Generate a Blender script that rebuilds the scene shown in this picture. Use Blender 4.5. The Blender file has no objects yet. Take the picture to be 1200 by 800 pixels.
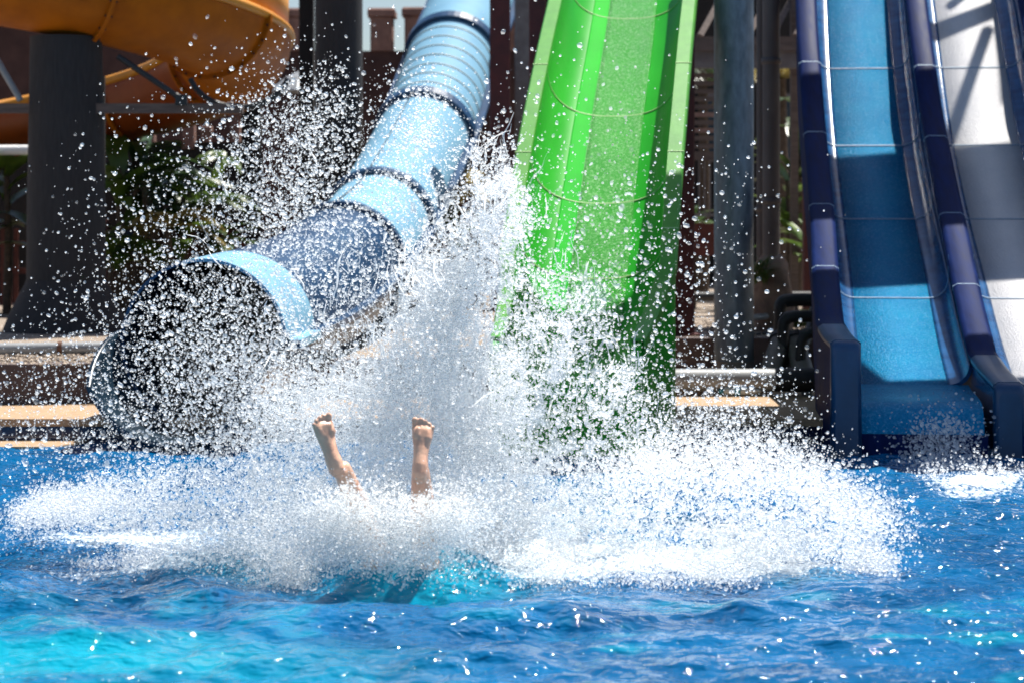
import bpy, math, random
import numpy as np
from mathutils import Vector, Matrix

random.seed(7)
RNG = np.random.default_rng(11)
R = math.radians
F = 2400.0            # focal length in photo pixels (1200 wide)
EYE = 1.5             # camera height over the pool water
HOR = 255.0           # horizon row

sc = bpy.context.scene
COL = sc.collection


def P(px, py, d):
    """World point seen at photo pixel (px, py) at distance d."""
    return Vector(((px - 600.0) * d / F, d, EYE + (HOR - py) * d / F))


SUN = Vector((0.30, 0.34, 1.0)).normalized()

# ------------------------------------------------------------------ materials
def new_mat(name):
    m = bpy.data.materials.new(name)
    m.use_nodes = True
    nt = m.node_tree
    b = nt.nodes['Principled BSDF']
    return m, nt, b


def N(nt, t, **kw):
    n = nt.nodes.new(t)
    for k, v in kw.items():
        if k in n.inputs:
            n.inputs[k].default_value = v
        else:
            setattr(n, k, v)
    return n


def L(nt, a, ao, b, bi):
    nt.links.new(a.outputs[ao], b.inputs[bi])


def rgb(c, a=1.0):
    return (c[0], c[1], c[2], a)


def mat(name, c1, c2=None, rough=0.6, scale=6.0, detail=6.0, bump=0.0, bscale=40.0, metallic=0.0,
        coat=0.0, stretch=(1, 1, 1), contrast=(0.35, 0.65), spec=0.5, rvar=0.0):
    m, nt, b = new_mat(name)
    b.inputs['Roughness'].default_value = rough
    b.inputs['Metallic'].default_value = metallic
    b.inputs['Coat Weight'].default_value = coat
    b.inputs['Coat Roughness'].default_value = 0.12
    b.inputs['Specular IOR Level'].default_value = spec
    if c2 is None:
        c2 = tuple(x * 0.8 for x in c1)
    tc = N(nt, 'ShaderNodeTexCoord')
    mp = N(nt, 'ShaderNodeMapping')
    mp.inputs['Scale'].default_value = stretch
    L(nt, tc, 'Object', mp, 'Vector')
    nz = N(nt, 'ShaderNodeTexNoise', Scale=scale, Detail=detail, Roughness=0.6)
    L(nt, mp, 'Vector', nz, 'Vector')
    cr = N(nt, 'ShaderNodeValToRGB')
    cr.color_ramp.elements[0].position = contrast[0]
    cr.color_ramp.elements[1].position = contrast[1]
    cr.color_ramp.elements[0].color = rgb(c2)
    cr.color_ramp.elements[1].color = rgb(c1)
    L(nt, nz, 'Fac', cr, 'Fac')
    L(nt, cr, 'Color', b, 'Base Color')
    if rvar > 0:
        mr = N(nt, 'ShaderNodeMapRange')
        mr.inputs['To Min'].default_value = max(0.02, rough - rvar)
        mr.inputs['To Max'].default_value = min(1.0, rough + rvar)
        L(nt, nz, 'Fac', mr, 'Value')
        L(nt, mr, 'Result', b, 'Roughness')
    if bump > 0:
        n2 = N(nt, 'ShaderNodeTexNoise', Scale=bscale, Detail=5.0, Roughness=0.65)
        L(nt, mp, 'Vector', n2, 'Vector')
        bp = N(nt, 'ShaderNodeBump', Strength=bump, Distance=0.02)
        L(nt, n2, 'Fac', bp, 'Height')
        L(nt, bp, 'Normal', b, 'Normal')
    return m


def wet_mat(name, c1, c2, rough, scale, strength, froth_sparkle, amount=.35, spec=.4):
    """Fibreglass under a thin running film of aerated water: rippled, with froth and sun sparkle mixed in as pale specks."""
    m, nt, b = new_mat(name)
    tc = N(nt, 'ShaderNodeTexCoord')
    nz = N(nt, 'ShaderNodeTexNoise', Scale=2.5, Detail=4.0, Roughness=0.6)
    L(nt, tc, 'Object', nz, 'Vector')
    cr = N(nt, 'ShaderNodeValToRGB')
    cr.color_ramp.elements[0].position = 0.35
    cr.color_ramp.elements[1].position = 0.7
    cr.color_ramp.elements[0].color = rgb(c2)
    cr.color_ramp.elements[1].color = rgb(c1)
    L(nt, nz, 'Fac', cr, 'Fac')
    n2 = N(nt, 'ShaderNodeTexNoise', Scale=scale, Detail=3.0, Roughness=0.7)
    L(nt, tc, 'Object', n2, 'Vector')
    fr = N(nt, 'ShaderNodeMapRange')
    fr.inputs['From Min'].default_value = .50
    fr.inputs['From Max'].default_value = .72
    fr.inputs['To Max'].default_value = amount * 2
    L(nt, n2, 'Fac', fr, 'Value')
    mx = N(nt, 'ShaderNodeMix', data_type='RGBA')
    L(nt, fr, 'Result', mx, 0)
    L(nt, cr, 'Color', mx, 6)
    mx.inputs[7].default_value = rgb(froth_sparkle)  # pale froth specks, doubling as sun sparkle painted into the colour
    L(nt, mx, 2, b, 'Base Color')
    b.inputs['Roughness'].default_value = rough
    b.inputs['Specular IOR Level'].default_value = spec
    bp = N(nt, 'ShaderNodeBump', Strength=strength, Distance=0.02)
    L(nt, n2, 'Fac', bp, 'Height')
    L(nt, bp, 'Normal', b, 'Normal')
    return m


M = {}
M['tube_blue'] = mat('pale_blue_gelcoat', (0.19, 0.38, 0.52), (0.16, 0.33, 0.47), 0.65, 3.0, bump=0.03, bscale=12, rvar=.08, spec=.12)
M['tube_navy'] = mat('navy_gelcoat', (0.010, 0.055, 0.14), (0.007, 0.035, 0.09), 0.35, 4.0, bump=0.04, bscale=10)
M['tube_inside'] = mat('tube_shade_lining', (0.012, 0.03, 0.05), (0.008, 0.02, 0.035), 0.3, 5.0)
M['green'] = mat('green_gelcoat', (0.022, 0.36, 0.020), (0.014, 0.29, 0.014), 0.42, 2.2, stretch=(1, .35, .35), bump=0.03, bscale=6, rvar=.1, spec=.14)
M['green_rim'] = mat('worn_green_gelcoat', (0.06, 0.30, 0.015), (0.04, 0.24, 0.012), 0.45, 7.0, bump=0.05, bscale=20)
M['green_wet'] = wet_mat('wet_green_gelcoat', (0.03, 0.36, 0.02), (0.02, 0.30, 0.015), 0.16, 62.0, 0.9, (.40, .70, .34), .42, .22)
M['green_film'] = mat('green_under_running_water', (0.012, 0.43, 0.02), (0.012, 0.36, 0.02), 0.6, 3.0, spec=.04)
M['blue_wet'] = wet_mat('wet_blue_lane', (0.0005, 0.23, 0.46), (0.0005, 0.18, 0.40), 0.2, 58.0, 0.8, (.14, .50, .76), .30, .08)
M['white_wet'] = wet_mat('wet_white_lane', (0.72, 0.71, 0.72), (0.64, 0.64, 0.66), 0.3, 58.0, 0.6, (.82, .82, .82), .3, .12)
M['lane_navy'] = mat('navy_slide_wall', (0.005, 0.018, 0.10), (0.003, 0.010, 0.055), 0.55, 6.0, stretch=(3, .6, .6), bump=0.05, bscale=14, contrast=(.3, .7), rvar=.1, spec=.06)
M['lane_inner'] = mat('blue_inner_wall', (0.015, 0.10, 0.26), (0.008, 0.05, 0.15), 0.22, 5.0, stretch=(1, 1, 3), bump=.06, bscale=12)
M['caulk'] = mat('pale_joint_sealant', (0.36, 0.55, 0.22), (0.28, 0.45, 0.16), 0.6, 20)
M['caulk_blue'] = mat('pale_blue_joint_sealant', (0.30, 0.42, 0.55), (0.2, 0.3, 0.42), 0.6, 20)
M['steel_band'] = mat('weathered_tube_band', (0.30, 0.36, 0.36), (0.16, 0.20, 0.19), 0.5, 25)
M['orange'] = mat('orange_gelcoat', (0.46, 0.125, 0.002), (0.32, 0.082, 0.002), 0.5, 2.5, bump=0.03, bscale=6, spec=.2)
M['orange_rim'] = mat('sunlit_orange_gelcoat', (0.62, 0.26, 0.02), (0.52, 0.20, 0.015), 0.42, 3.0)  # paler and yellower to carry the sunlight on rim and guard
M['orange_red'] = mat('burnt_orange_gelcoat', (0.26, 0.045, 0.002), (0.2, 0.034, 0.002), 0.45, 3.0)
M['bolt'] = mat('rusty_bolt', (0.06, 0.02, 0.01), (0.03, 0.012, 0.008), 0.7, 60)
M['concrete_dark'] = mat('dark_board_marked_concrete', (0.034, 0.031, 0.033), (0.022, 0.020, 0.022), 0.85, 9.0, stretch=(6, 6, .6), bump=0.25, bscale=30)
M['galv'] = mat('weathered_galvanised_steel', (0.22, 0.26, 0.30), (0.10, 0.125, 0.15), 0.42, 18.0, metallic=0.25, stretch=(1, 1, .35), contrast=(.3, .72), bump=.05, bscale=60, rvar=.12)
M['maroon'] = mat('maroon_painted_steel', (0.085, 0.012, 0.012), (0.05, 0.008, 0.009), 0.6, 6.0)
M['brown_pipe'] = mat('brown_painted_pipe', (0.095, 0.078, 0.076), (0.07, 0.055, 0.055), 0.6, 5.0, stretch=(1, 1, .3))
M['timber'] = mat('weathered_brown_timber', (0.15, 0.11, 0.095), (0.09, 0.065, 0.058), 0.8, 8.0, stretch=(.5, 4, 4))
M['timber_pink'] = mat('pinkish_timber', (0.30, 0.19, 0.155), (0.22, 0.13, 0.11), 0.8, 8.0)
M['rail'] = mat('grey_painted_rail', (0.17, 0.15, 0.15), (0.12, 0.1, 0.1), 0.6, 8.0)
M['wall_brown'] = mat('brown_rendered_wall', (0.075, 0.035, 0.03), (0.045, 0.02, 0.018), 0.9, 3.0, bump=.3, bscale=14)
M['wall_pink'] = mat('pinkish_stone_cap', (0.30, 0.165, 0.13), (0.20, 0.105, 0.085), 0.9, 5.0, bump=.3, bscale=20)
M['wall_dark'] = mat('dark_render', (0.02, 0.016, 0.015), (0.012, 0.01, 0.01), 0.9, 3.0)  # one even near-black tone with random mottling
M['retain'] = mat('dark_brown_plaster', (0.10, 0.075, 0.075), (0.075, 0.055, 0.056), 0.9, 9.0, bump=.2, bscale=50)
M['coping'] = mat('sandstone_coping', (0.43, 0.29, 0.175), (0.33, 0.22, 0.13), 0.8, 14.0, bump=.25, bscale=60)
M['pier'] = mat('brown_stucco', (0.34, 0.19, 0.12), (0.25, 0.13, 0.08), 0.9, 14.0, bump=.3, bscale=50)
M['pad'] = mat('grey_concrete', (0.20, 0.185, 0.175), (0.14, 0.13, 0.125), 0.85, 8.0, bump=.15, bscale=40)
M['pipe_grey'] = mat('grey_plastic_pipe', (0.30, 0.31, 0.32), (0.22, 0.23, 0.24), 0.4, 10.0)
M['pipe_black'] = mat('black_plastic_pipe', (0.022, 0.023, 0.026), (0.014, 0.015, 0.017), 0.5, 10.0)
M['pipe_dull'] = mat('dull_beige_pipe', (0.24, 0.21, 0.18), (0.17, 0.15, 0.13), 0.55, 8.0)
M['rust'] = mat('rusty_strap', (0.16, 0.07, 0.04), (0.08, 0.035, 0.02), 0.8, 40)
M['cable'] = mat('tan_cable', (0.34, 0.2, 0.12), (0.2, 0.11, 0.07), 0.7, 30)
M['bottle'] = mat('milky_plastic', (0.55, 0.58, 0.58), (0.4, 0.45, 0.46), 0.25, 30)
M['teal'] = mat('teal_label', (0.02, 0.28, 0.36), (0.015, 0.22, 0.3), 0.5, 30)
M['rock'] = mat('tan_boulder', (0.30, 0.20, 0.145), (0.13, 0.085, 0.065), 0.9, 5.0, bump=.6, bscale=16)
M['fence_red'] = mat('red_brown_fence_paint', (0.13, 0.028, 0.018), (0.08, 0.017, 0.012), 0.7, 8.0)
M['blue_cloth'] = mat('dark_blue_cloth', (0.010, 0.035, 0.09), (0.006, 0.02, 0.05), 0.8, 8.0)
M['white_pipe'] = mat('white_painted_pipe', (0.75, 0.75, 0.74), (0.6, 0.6, 0.6), 0.5, 6.0)
M['trunk'] = mat('fibrous_trunk', (0.10, 0.07, 0.05), (0.05, 0.035, 0.025), 0.9, 20, bump=.4, bscale=50)
M['skin'] = mat('wet_tanned_skin', (0.84, 0.50, 0.34), (0.78, 0.41, 0.27), 0.35, 14.0, bump=.12, bscale=60)
M['swim'] = mat('dark_swim_shorts', (0.02, 0.03, 0.08), (0.015, 0.02, 0.06), 0.7, 14.0)
M['hair'] = mat('dark_wet_hair', (0.02, 0.014, 0.01), (0.012, 0.009, 0.007), 0.3, 40)
M['roof_metal'] = mat('grey_deck_metal', (0.3, 0.3, 0.3), (0.22, 0.22, 0.22), 0.6, 6.0)


def leaf_mat(name, c1, c2, sss=0.35):
    m, nt, b = new_mat(name)
    tc = N(nt, 'ShaderNodeTexCoord')
    nz = N(nt, 'ShaderNodeTexNoise', Scale=3.5, Detail=4.0)
    L(nt, tc, 'Object', nz, 'Vector')
    cr = N(nt, 'ShaderNodeValToRGB')
    cr.color_ramp.elements[0].position = 0.35
    cr.color_ramp.elements[1].position = 0.68
    cr.color_ramp.elements[0].color = rgb(c2)
    cr.color_ramp.elements[1].color = rgb(c1)
    L(nt, nz, 'Fac', cr, 'Fac')
    L(nt, cr, 'Color', b, 'Base Color')
    b.inputs['Roughness'].default_value = 0.35
    tr = N(nt, 'ShaderNodeBsdfTranslucent')
    L(nt, cr, 'Color', tr, 'Color')
    mx = N(nt, 'ShaderNodeMixShader')
    mx.inputs[0].default_value = sss
    out = nt.nodes['Material Output']
    L(nt, b, 'BSDF', mx, 1)
    L(nt, tr, 'BSDF', mx, 2)
    L(nt, mx, 'Shader', out, 'Surface')
    return m


M['leaf'] = leaf_mat('banana_leaf', (0.12, 0.20, 0.025), (0.045, 0.09, 0.014))
M['leaf_dark'] = leaf_mat('dark_glossy_leaf', (0.06, 0.11, 0.022), (0.02, 0.045, 0.012), 0.25)
M['leaf_yellow'] = leaf_mat('dry_palm_frond', (0.34, 0.26, 0.07), (0.16, 0.13, 0.03))
M['grass'] = leaf_mat('grass_tuft_blade', (0.10, 0.17, 0.025), (0.05, 0.09, 0.015))


def tile_mat():
    m, nt, b = new_mat('navy_waterline_tile')
    tc = N(nt, 'ShaderNodeTexCoord')
    mp = N(nt, 'ShaderNodeMapping')
    mp.inputs['Rotation'].default_value = (R(90), 0, 0)
    L(nt, tc, 'Object', mp, 'Vector')
    br = N(nt, 'ShaderNodeTexBrick')
    br.offset = 0.0
    br.inputs['Color1'].default_value = (0.012, 0.028, 0.085, 1)
    br.inputs['Color2'].default_value = (0.008, 0.018, 0.06, 1)
    br.inputs['Mortar'].default_value = (0.22, 0.22, 0.24, 1)
    br.inputs['Scale'].default_value = 1.0
    br.inputs['Mortar Size'].default_value = 0.0035
    br.inputs['Brick Width'].default_value = 0.104
    br.inputs['Row Height'].default_value = 0.17
    L(nt, mp, 'Vector', br, 'Vector')
    L(nt, br, 'Color', b, 'Base Color')
    b.inputs['Roughness'].default_value = 0.2
    return m


M['tile'] = tile_mat()


def gravel_mat():
    m, nt, b = new_mat('tan_gravel')
    tc = N(nt, 'ShaderNodeTexCoord')
    vo = N(nt, 'ShaderNodeTexVoronoi', Scale=34.0)
    L(nt, tc, 'Object', vo, 'Vector')
    cr = N(nt, 'ShaderNodeValToRGB')
    e = cr.color_ramp.elements
    e[0].color = (0.20, 0.15, 0.12, 1)
    e[1].color = (0.46, 0.38, 0.30, 1)
    sp = N(nt, 'ShaderNodeSeparateColor')
    L(nt, vo, 'Color', sp, 'Color')
    L(nt, sp, 'Red', cr, 'Fac')
    L(nt, cr, 'Color', b, 'Base Color')
    b.inputs['Roughness'].default_value = 0.9
    bp = N(nt, 'ShaderNodeBump', Strength=0.9, Distance=0.03)
    bp.invert = True
    L(nt, vo, 'Distance', bp, 'Height')
    L(nt, bp, 'Normal', b, 'Normal')
    return m


M['gravel'] = gravel_mat()


def drop_mat(name, c, transp=0.5):
    m, nt, b = new_mat(name)
    nt.nodes.remove(b)
    out = nt.nodes['Material Output']
    df = N(nt, 'ShaderNodeBsdfDiffuse', Color=rgb(c))
    tl = N(nt, 'ShaderNodeBsdfTranslucent', Color=rgb(c))
    gl = N(nt, 'ShaderNodeBsdfGlossy', Color=(1, 1, 1, 1), Roughness=0.18)
    tp = N(nt, 'ShaderNodeBsdfTransparent')
    m1 = N(nt, 'ShaderNodeMixShader')
    m1.inputs[0].default_value = 0.85
    L(nt, df, 'BSDF', m1, 1)
    L(nt, tl, 'BSDF', m1, 2)
    m2 = N(nt, 'ShaderNodeMixShader')
    m2.inputs[0].default_value = 0.10
    L(nt, m1, 'Shader', m2, 1)
    L(nt, gl, 'BSDF', m2, 2)
    m3 = N(nt, 'ShaderNodeMixShader')
    gi = N(nt, 'ShaderNodeNewGeometry')
    pw = N(nt, 'ShaderNodeMath', operation='POWER')
    pw.inputs[1].default_value = 1.6
    L(nt, gi, 'Random Per Island', pw, 0)
    vr = N(nt, 'ShaderNodeMapRange')
    vr.inputs['To Min'].default_value = transp - .22
    vr.inputs['To Max'].default_value = min(.92, transp + .42)
    L(nt, pw, 'Value', vr, 'Value')
    L(nt, vr, 'Result', m3, 0)
    L(nt, m2, 'Shader', m3, 1)
    L(nt, tp, 'BSDF', m3, 2)
    # light leaves a drop freely through its far side
    ge = N(nt, 'ShaderNodeNewGeometry')
    m4 = N(nt, 'ShaderNodeMixShader')
    tp2 = N(nt, 'ShaderNodeBsdfTransparent')
    L(nt, ge, 'Backfacing', m4, 0)
    L(nt, m3, 'Shader', m4, 1)
    L(nt, tp2, 'BSDF', m4, 2)
    L(nt, m4, 'Shader', out, 'Surface')
    return m


M['drop'] = drop_mat('sunlit_water_drops', (0.975, 0.99, 0.995))


def water_mat():
    m, nt, b = new_mat('pool_water')
    tc = N(nt, 'ShaderNodeTexCoord')
    nz = N(nt, 'ShaderNodeTexNoise', Scale=1.6, Detail=5.0, Roughness=0.6)
    L(nt, tc, 'Object', nz, 'Vector')
    cr = N(nt, 'ShaderNodeValToRGB')
    cr.color_ramp.elements[0].position = 0.36
    cr.color_ramp.elements[1].position = 0.66
    cr.color_ramp.elements[0].color = (0.0005, 0.058, 0.165, 1)
    cr.color_ramp.elements[1].color = (0.0005, 0.115, 0.29, 1)
    L(nt, nz, 'Fac', cr, 'Fac')
    # aerated turquoise water
    aer = N(nt, 'ShaderNodeAttribute', attribute_name='aerated')
    mx1 = N(nt, 'ShaderNodeMix', data_type='RGBA')
    L(nt, aer, 'Fac', mx1, 0)
    L(nt, cr, 'Color', mx1, 6)
    mx1.inputs[7].default_value = (0.001, 0.255, 0.37, 1)
    # foam
    fo = N(nt, 'ShaderNodeAttribute', attribute_name='foam')
    fn = N(nt, 'ShaderNodeTexNoise', Scale=38.0, Detail=5.0, Roughness=0.75)
    mpf = N(nt, 'ShaderNodeMapping')
    mpf.inputs['Scale'].default_value = (1.0, 0.55, 1.0)
    L(nt, tc, 'Object', mpf, 'Vector')
    L(nt, mpf, 'Vector', fn, 'Vector')
    ad = N(nt, 'ShaderNodeMath', operation='ADD')
    L(nt, fo, 'Fac', ad, 0)
    L(nt, fn, 'Fac', ad, 1)
    mr = N(nt, 'ShaderNodeMapRange')
    mr.inputs['From Min'].default_value = 0.92
    mr.inputs['From Max'].default_value = 1.18
    L(nt, ad, 'Value', mr, 'Value')
    mx2 = N(nt, 'ShaderNodeMix', data_type='RGBA')
    L(nt, mr, 'Result', mx2, 0)
    L(nt, mx1, 2, mx2, 6)
    mx2.inputs[7].default_value = (0.78, 0.86, 0.90, 1)
    L(nt, mx2, 2, b, 'Base Color')
    rr = N(nt, 'ShaderNodeMapRange')
    rr.inputs['To Min'].default_value = 0.04
    rr.inputs['To Max'].default_value = 0.65
    L(nt, mr, 'Result', rr, 'Value')
    L(nt, rr, 'Result', b, 'Roughness')
    b.inputs['IOR'].default_value = 1.33
    b.inputs['Specular IOR Level'].default_value = 0.36
    n2 = N(nt, 'ShaderNodeTexNoise', Scale=8.0, Detail=2.5, Roughness=0.5)
    mp2 = N(nt, 'ShaderNodeMapping')
    mp2.inputs['Scale'].default_value = (0.8, 1.2, 1.0)
    L(nt, tc, 'Object', mp2, 'Vector')
    L(nt, mp2, 'Vector', n2, 'Vector')
    bp = N(nt, 'ShaderNodeBump', Strength=1.0, Distance=0.05)
    L(nt, n2, 'Fac', bp, 'Height')
    n4 = N(nt, 'ShaderNodeTexNoise', Scale=26.0, Detail=1.5, Roughness=0.5)
    L(nt, mp2, 'Vector', n4, 'Vector')
    bp2 = N(nt, 'ShaderNodeBump', Strength=1.0, Distance=0.0115)
    L(nt, n4, 'Fac', bp2, 'Height')
    L(nt, bp, 'Normal', bp2, 'Normal')
    L(nt, bp2, 'Normal', b, 'Normal')
    return m


M['water'] = water_mat()

# ------------------------------------------------------------------ mesh builder
BASE = {}


def tag(o, label=None, cat=None, group=None, kind=None):
    if label: o['label'] = label
    if cat: o['category'] = cat
    if group: o['group'] = group
    if kind: o['kind'] = kind
    return o


def thing(name, loc, label, cat, group=None):
    o = bpy.data.objects.new(name, None)
    o.empty_display_size = 0.2
    o.location = loc
    COL.objects.link(o)
    BASE[o] = Vector(loc)
    return tag(o, label, cat, group)


class MB:
    def __init__(self):
        self.v = []
        self.f = []
        self.sm = []

    def add(self, vs, fs, smooth=False):
        n = len(self.v)
        self.v += [tuple(x) for x in vs]
        self.f += [tuple(i + n for i in f) for f in fs]
        self.sm += [smooth] * len(fs)
        return self

    def box(self, x0, x1, y0, y1, z0, z1, bev=0.0):
        if bev <= 0:
            vs = [(x0, y0, z0), (x1, y0, z0), (x1, y1, z0), (x0, y1, z0),
                  (x0, y0, z1), (x1, y0, z1), (x1, y1, z1), (x0, y1, z1)]
            return self.add(vs, [(0, 3, 2, 1), (4, 5, 6, 7), (0, 1, 5, 4), (1, 2, 6, 5), (2, 3, 7, 6), (3, 0, 4, 7)])
        b = bev
        prof = [(x0 + b, y0), (x1 - b, y0), (x1, y0 + b), (x1, y1 - b), (x1 - b, y1), (x0 + b, y1), (x0, y1 - b), (x0, y0 + b)]
        return self.prism(prof, z0, z1, b)

    def prism(self, prof, z0, z1, b=0.0):
        n = len(prof)
        cx = sum(p[0] for p in prof) / n
        cy = sum(p[1] for p in prof) / n
        def ins(p):
            dx, dy = cx - p[0], cy - p[1]
            l = math.hypot(dx, dy) or 1
            return (p[0] + dx / l * b, p[1] + dy / l * b)
        rings = [[(p[0], p[1], z0) for p in prof], [(p[0], p[1], z1 - b) for p in prof]]
        if b > 0:
            rings.append([(*ins(p), z1) for p in prof])
        vs = [q for r in rings for q in r]
        fs = []
        for k in range(len(rings) - 1):
            for i in range(n):
                j = (i + 1) % n
                fs.append((k * n + i, k * n + j, (k + 1) * n + j, (k + 1) * n + i))
        fs.append(tuple(range((len(rings) - 1) * n, len(rings) * n)))
        fs.append(tuple(reversed(range(n))))
        return self.add(vs, fs)

    def loft(self, rings, closed=True, cap=(True, True), smooth=True):
        n = len(rings[0])
        vs = [q for r in rings for q in r]
        fs = []
        m = n if closed else n - 1
        for k in range(len(rings) - 1):
            for i in range(m):
                j = (i + 1) % n
                fs.append((k * n + i, k * n + j, (k + 1) * n + j, (k + 1) * n + i))
        self.add(vs, fs, smooth)
        if closed and cap[0]:
            self.add(rings[0], [tuple(reversed(range(n)))])
        if closed and cap[1]:
            self.add(rings[-1], [tuple(range(n))])
        return self

    def tube(self, pts, r, n=12, cap=True, smooth=True):
        pts = [Vector(p) for p in pts]
        rs = r if isinstance(r, (list, tuple)) else [r] * len(pts)
        rings = []
        prev = None
        for i, p in enumerate(pts):
            t = (pts[min(i + 1, len(pts) - 1)] - pts[max(i - 1, 0)]).normalized()
            if prev is None:
                a = Vector((0, 0, 1)) if abs(t.z) < 0.9 else Vector((1, 0, 0))
                u = t.cross(a).normalized()
            else:
                u = (prev - t * prev.dot(t)).normalized()
            prev = u
            w = t.cross(u)
            rings.append([p + (u * math.cos(2 * math.pi * k / n) + w * math.sin(2 * math.pi * k / n)) * rs[i] for k in range(n)])
        return self.loft(rings, True, (cap, cap), smooth)

    def lathe(self, c, prof, n=24, smooth=True):
        """prof: [(radius, z)] about a vertical axis at c."""
        rings = [[(c[0] + r * math.cos(2 * math.pi * k / n), c[1] + r * math.sin(2 * math.pi * k / n), c[2] + z) for k in range(n)] for r, z in prof]
        return self.loft(rings, True, (True, True), smooth)

    def build(self, name, m, parent=None):
        me = bpy.data.meshes.new(name)
        if parent is None:
            a = np.array(self.v)
            base = Vector(((a[:, 0].min() + a[:, 0].max()) / 2, (a[:, 1].min() + a[:, 1].max()) / 2, a[:, 2].min()))
        else:
            base = BASE[parent]
        me.from_pydata([(v[0] - base.x, v[1] - base.y, v[2] - base.z) for v in self.v], [], self.f)
        me.polygons.foreach_set('use_smooth', self.sm)
        me.materials.append(m if not isinstance(m, str) else M[m])
        me.update()
        o = bpy.data.objects.new(name, me)
        COL.objects.link(o)
        if parent is None:
            o.location = base
        else:
            o.parent = parent
        BASE[o] = base
        return o


def copy_tree(o, parent=None):
    c = o.copy()
    COL.objects.link(c)
    if parent is not None:
        c.parent = parent
    for ch in list(o.children):
        copy_tree(ch, c)
    return c


def catmull(pts, n=8):
    pts = [Vector(p) for p in pts]
    ext = [pts[0] * 2 - pts[1]] + pts + [pts[-1] * 2 - pts[-2]]
    out = []
    for i in range(1, len(ext) - 2):
        p0, p1, p2, p3 = ext[i - 1:i + 3]
        for k in range(n):
            t = k / n
            out.append(0.5 * ((2 * p1) + (p2 - p0) * t + (2 * p0 - 5 * p1 + 4 * p2 - p3) * t * t + (3 * p1 - p0 - 3 * p2 + p3) * t ** 3))
    out.append(pts[-1])
    return out


def frames(path):
    fr = []
    for i, p in enumerate(path):
        t = (path[min(i + 1, len(path) - 1)] - path[max(i - 1, 0)]).normalized()
        s = Vector((-t.y, t.x, 0)).normalized()
        n = t.cross(s).normalized()
        fr.append((p, t, s, n))
    return fr


def sweep(mb, path, prof, closed=True, cap=(True, True), smooth=True, i0=0, i1=None):
    fr = frames(path)[i0:i1]
    rings = []
    for j, (p, t, s, n) in enumerate(fr):
        pr = prof(j / max(1, len(fr) - 1)) if callable(prof) else prof
        rings.append([p + s * a + n * b for a, b in pr])
    mb.loft(rings, closed, cap, smooth)
    return mb


def cumlen(path):
    s = [0.0]
    for a, b in zip(path[:-1], path[1:]):
        s.append(s[-1] + (b - a).length)
    return s


# ------------------------------------------------------------------ value noise (numpy)
_LAT = RNG.random((64, 64, 64)).astype(np.float32)


def vnoise(p):
    i = np.floor(p).astype(np.int64)
    f = (p - i).astype(np.float32)
    f = f * f * (3 - 2 * f)
    i0 = i & 63
    i1 = (i + 1) & 63
    x0, y0, z0 = i0[:, 0], i0[:, 1], i0[:, 2]
    x1, y1, z1 = i1[:, 0], i1[:, 1], i1[:, 2]
    fx, fy, fz = f[:, 0], f[:, 1], f[:, 2]
    c00 = _LAT[x0, y0, z0] * (1 - fx) + _LAT[x1, y0, z0] * fx
    c10 = _LAT[x0, y1, z0] * (1 - fx) + _LAT[x1, y1, z0] * fx
    c01 = _LAT[x0, y0, z1] * (1 - fx) + _LAT[x1, y0, z1] * fx
    c11 = _LAT[x0, y1, z1] * (1 - fx) + _LAT[x1, y1, z1] * fx
    return (c00 * (1 - fy) + c10 * fy) * (1 - fz) + (c01 * (1 - fy) + c11 * fy) * fz


def fbm(p, octv=4):
    s = np.zeros(len(p), np.float32)
    a, t = 0.5, 0.0
    for k in range(octv):
        s += a * vnoise(p * (2.03 ** k) + 17.3 * k)
        t += a
        a *= 0.55
    return s / t


# ================================================================== CAMERA, SKY, SUN
cam = bpy.data.cameras.new('camera')
cam.lens = 36.0 * F / 1200.0
cam.sensor_width = 36.0
cam.shift_y = -(400.0 - HOR) / 1200.0
cam.clip_start = 0.1
cam.clip_end = 2000
cam.dof.use_dof = True
cam.dof.focus_distance = 10.2
cam.dof.aperture_fstop = 2.8
co = bpy.data.objects.new('camera', cam)
co.location = (0, 0, EYE)
co.rotation_euler = (R(90), 0, 0)
COL.objects.link(co)
sc.camera = co

w = bpy.data.worlds.new('World')
sc.world = w
w.use_nodes = True
nt = w.node_tree
sky = nt.nodes.new('ShaderNodeTexSky')
sky.sky_type = 'NISHITA'
sky.sun_disc = False
sky.sun_elevation = math.asin(SUN.z)
sky.sun_rotation = math.atan2(SUN.x, SUN.y)
bg = nt.nodes['Background']
bg.inputs['Strength'].default_value = 0.065
nt.links.new(sky.outputs[0], bg.inputs['Color'])

sun = bpy.data.lights.new('sun', 'SUN')
sun.energy = 5.0
sun.angle = R(0.53)
sun.color = (1.0, 0.955, 0.88)
so = bpy.data.objects.new('sun', sun)
so.rotation_euler = SUN.to_track_quat('Z', 'Y').to_euler()
so.location = (6, 20, 20)
COL.objects.link(so)

vs = sc.view_settings
vs.view_transform = 'Standard'
vs.look = 'None'
vs.exposure = 0.8
vs.gamma = 1.0
vs.use_curve_mapping = False
sc.render.engine = 'CYCLES'
sc.cycles.use_denoising = True
sc.cycles.max_bounces = 12
sc.cycles.transparent_max_bounces = 20
sc.cycles.diffuse_bounces = 8
sc.cycles.sample_clamp_indirect = 6.0
sc.cycles.use_adaptive_sampling = True
sc.cycles.adaptive_threshold = 0.02

# ================================================================== POOL WATER
WALL_Y = 13.74
IMPACT = Vector((-0.40, 8.75, 0.0))


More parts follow.
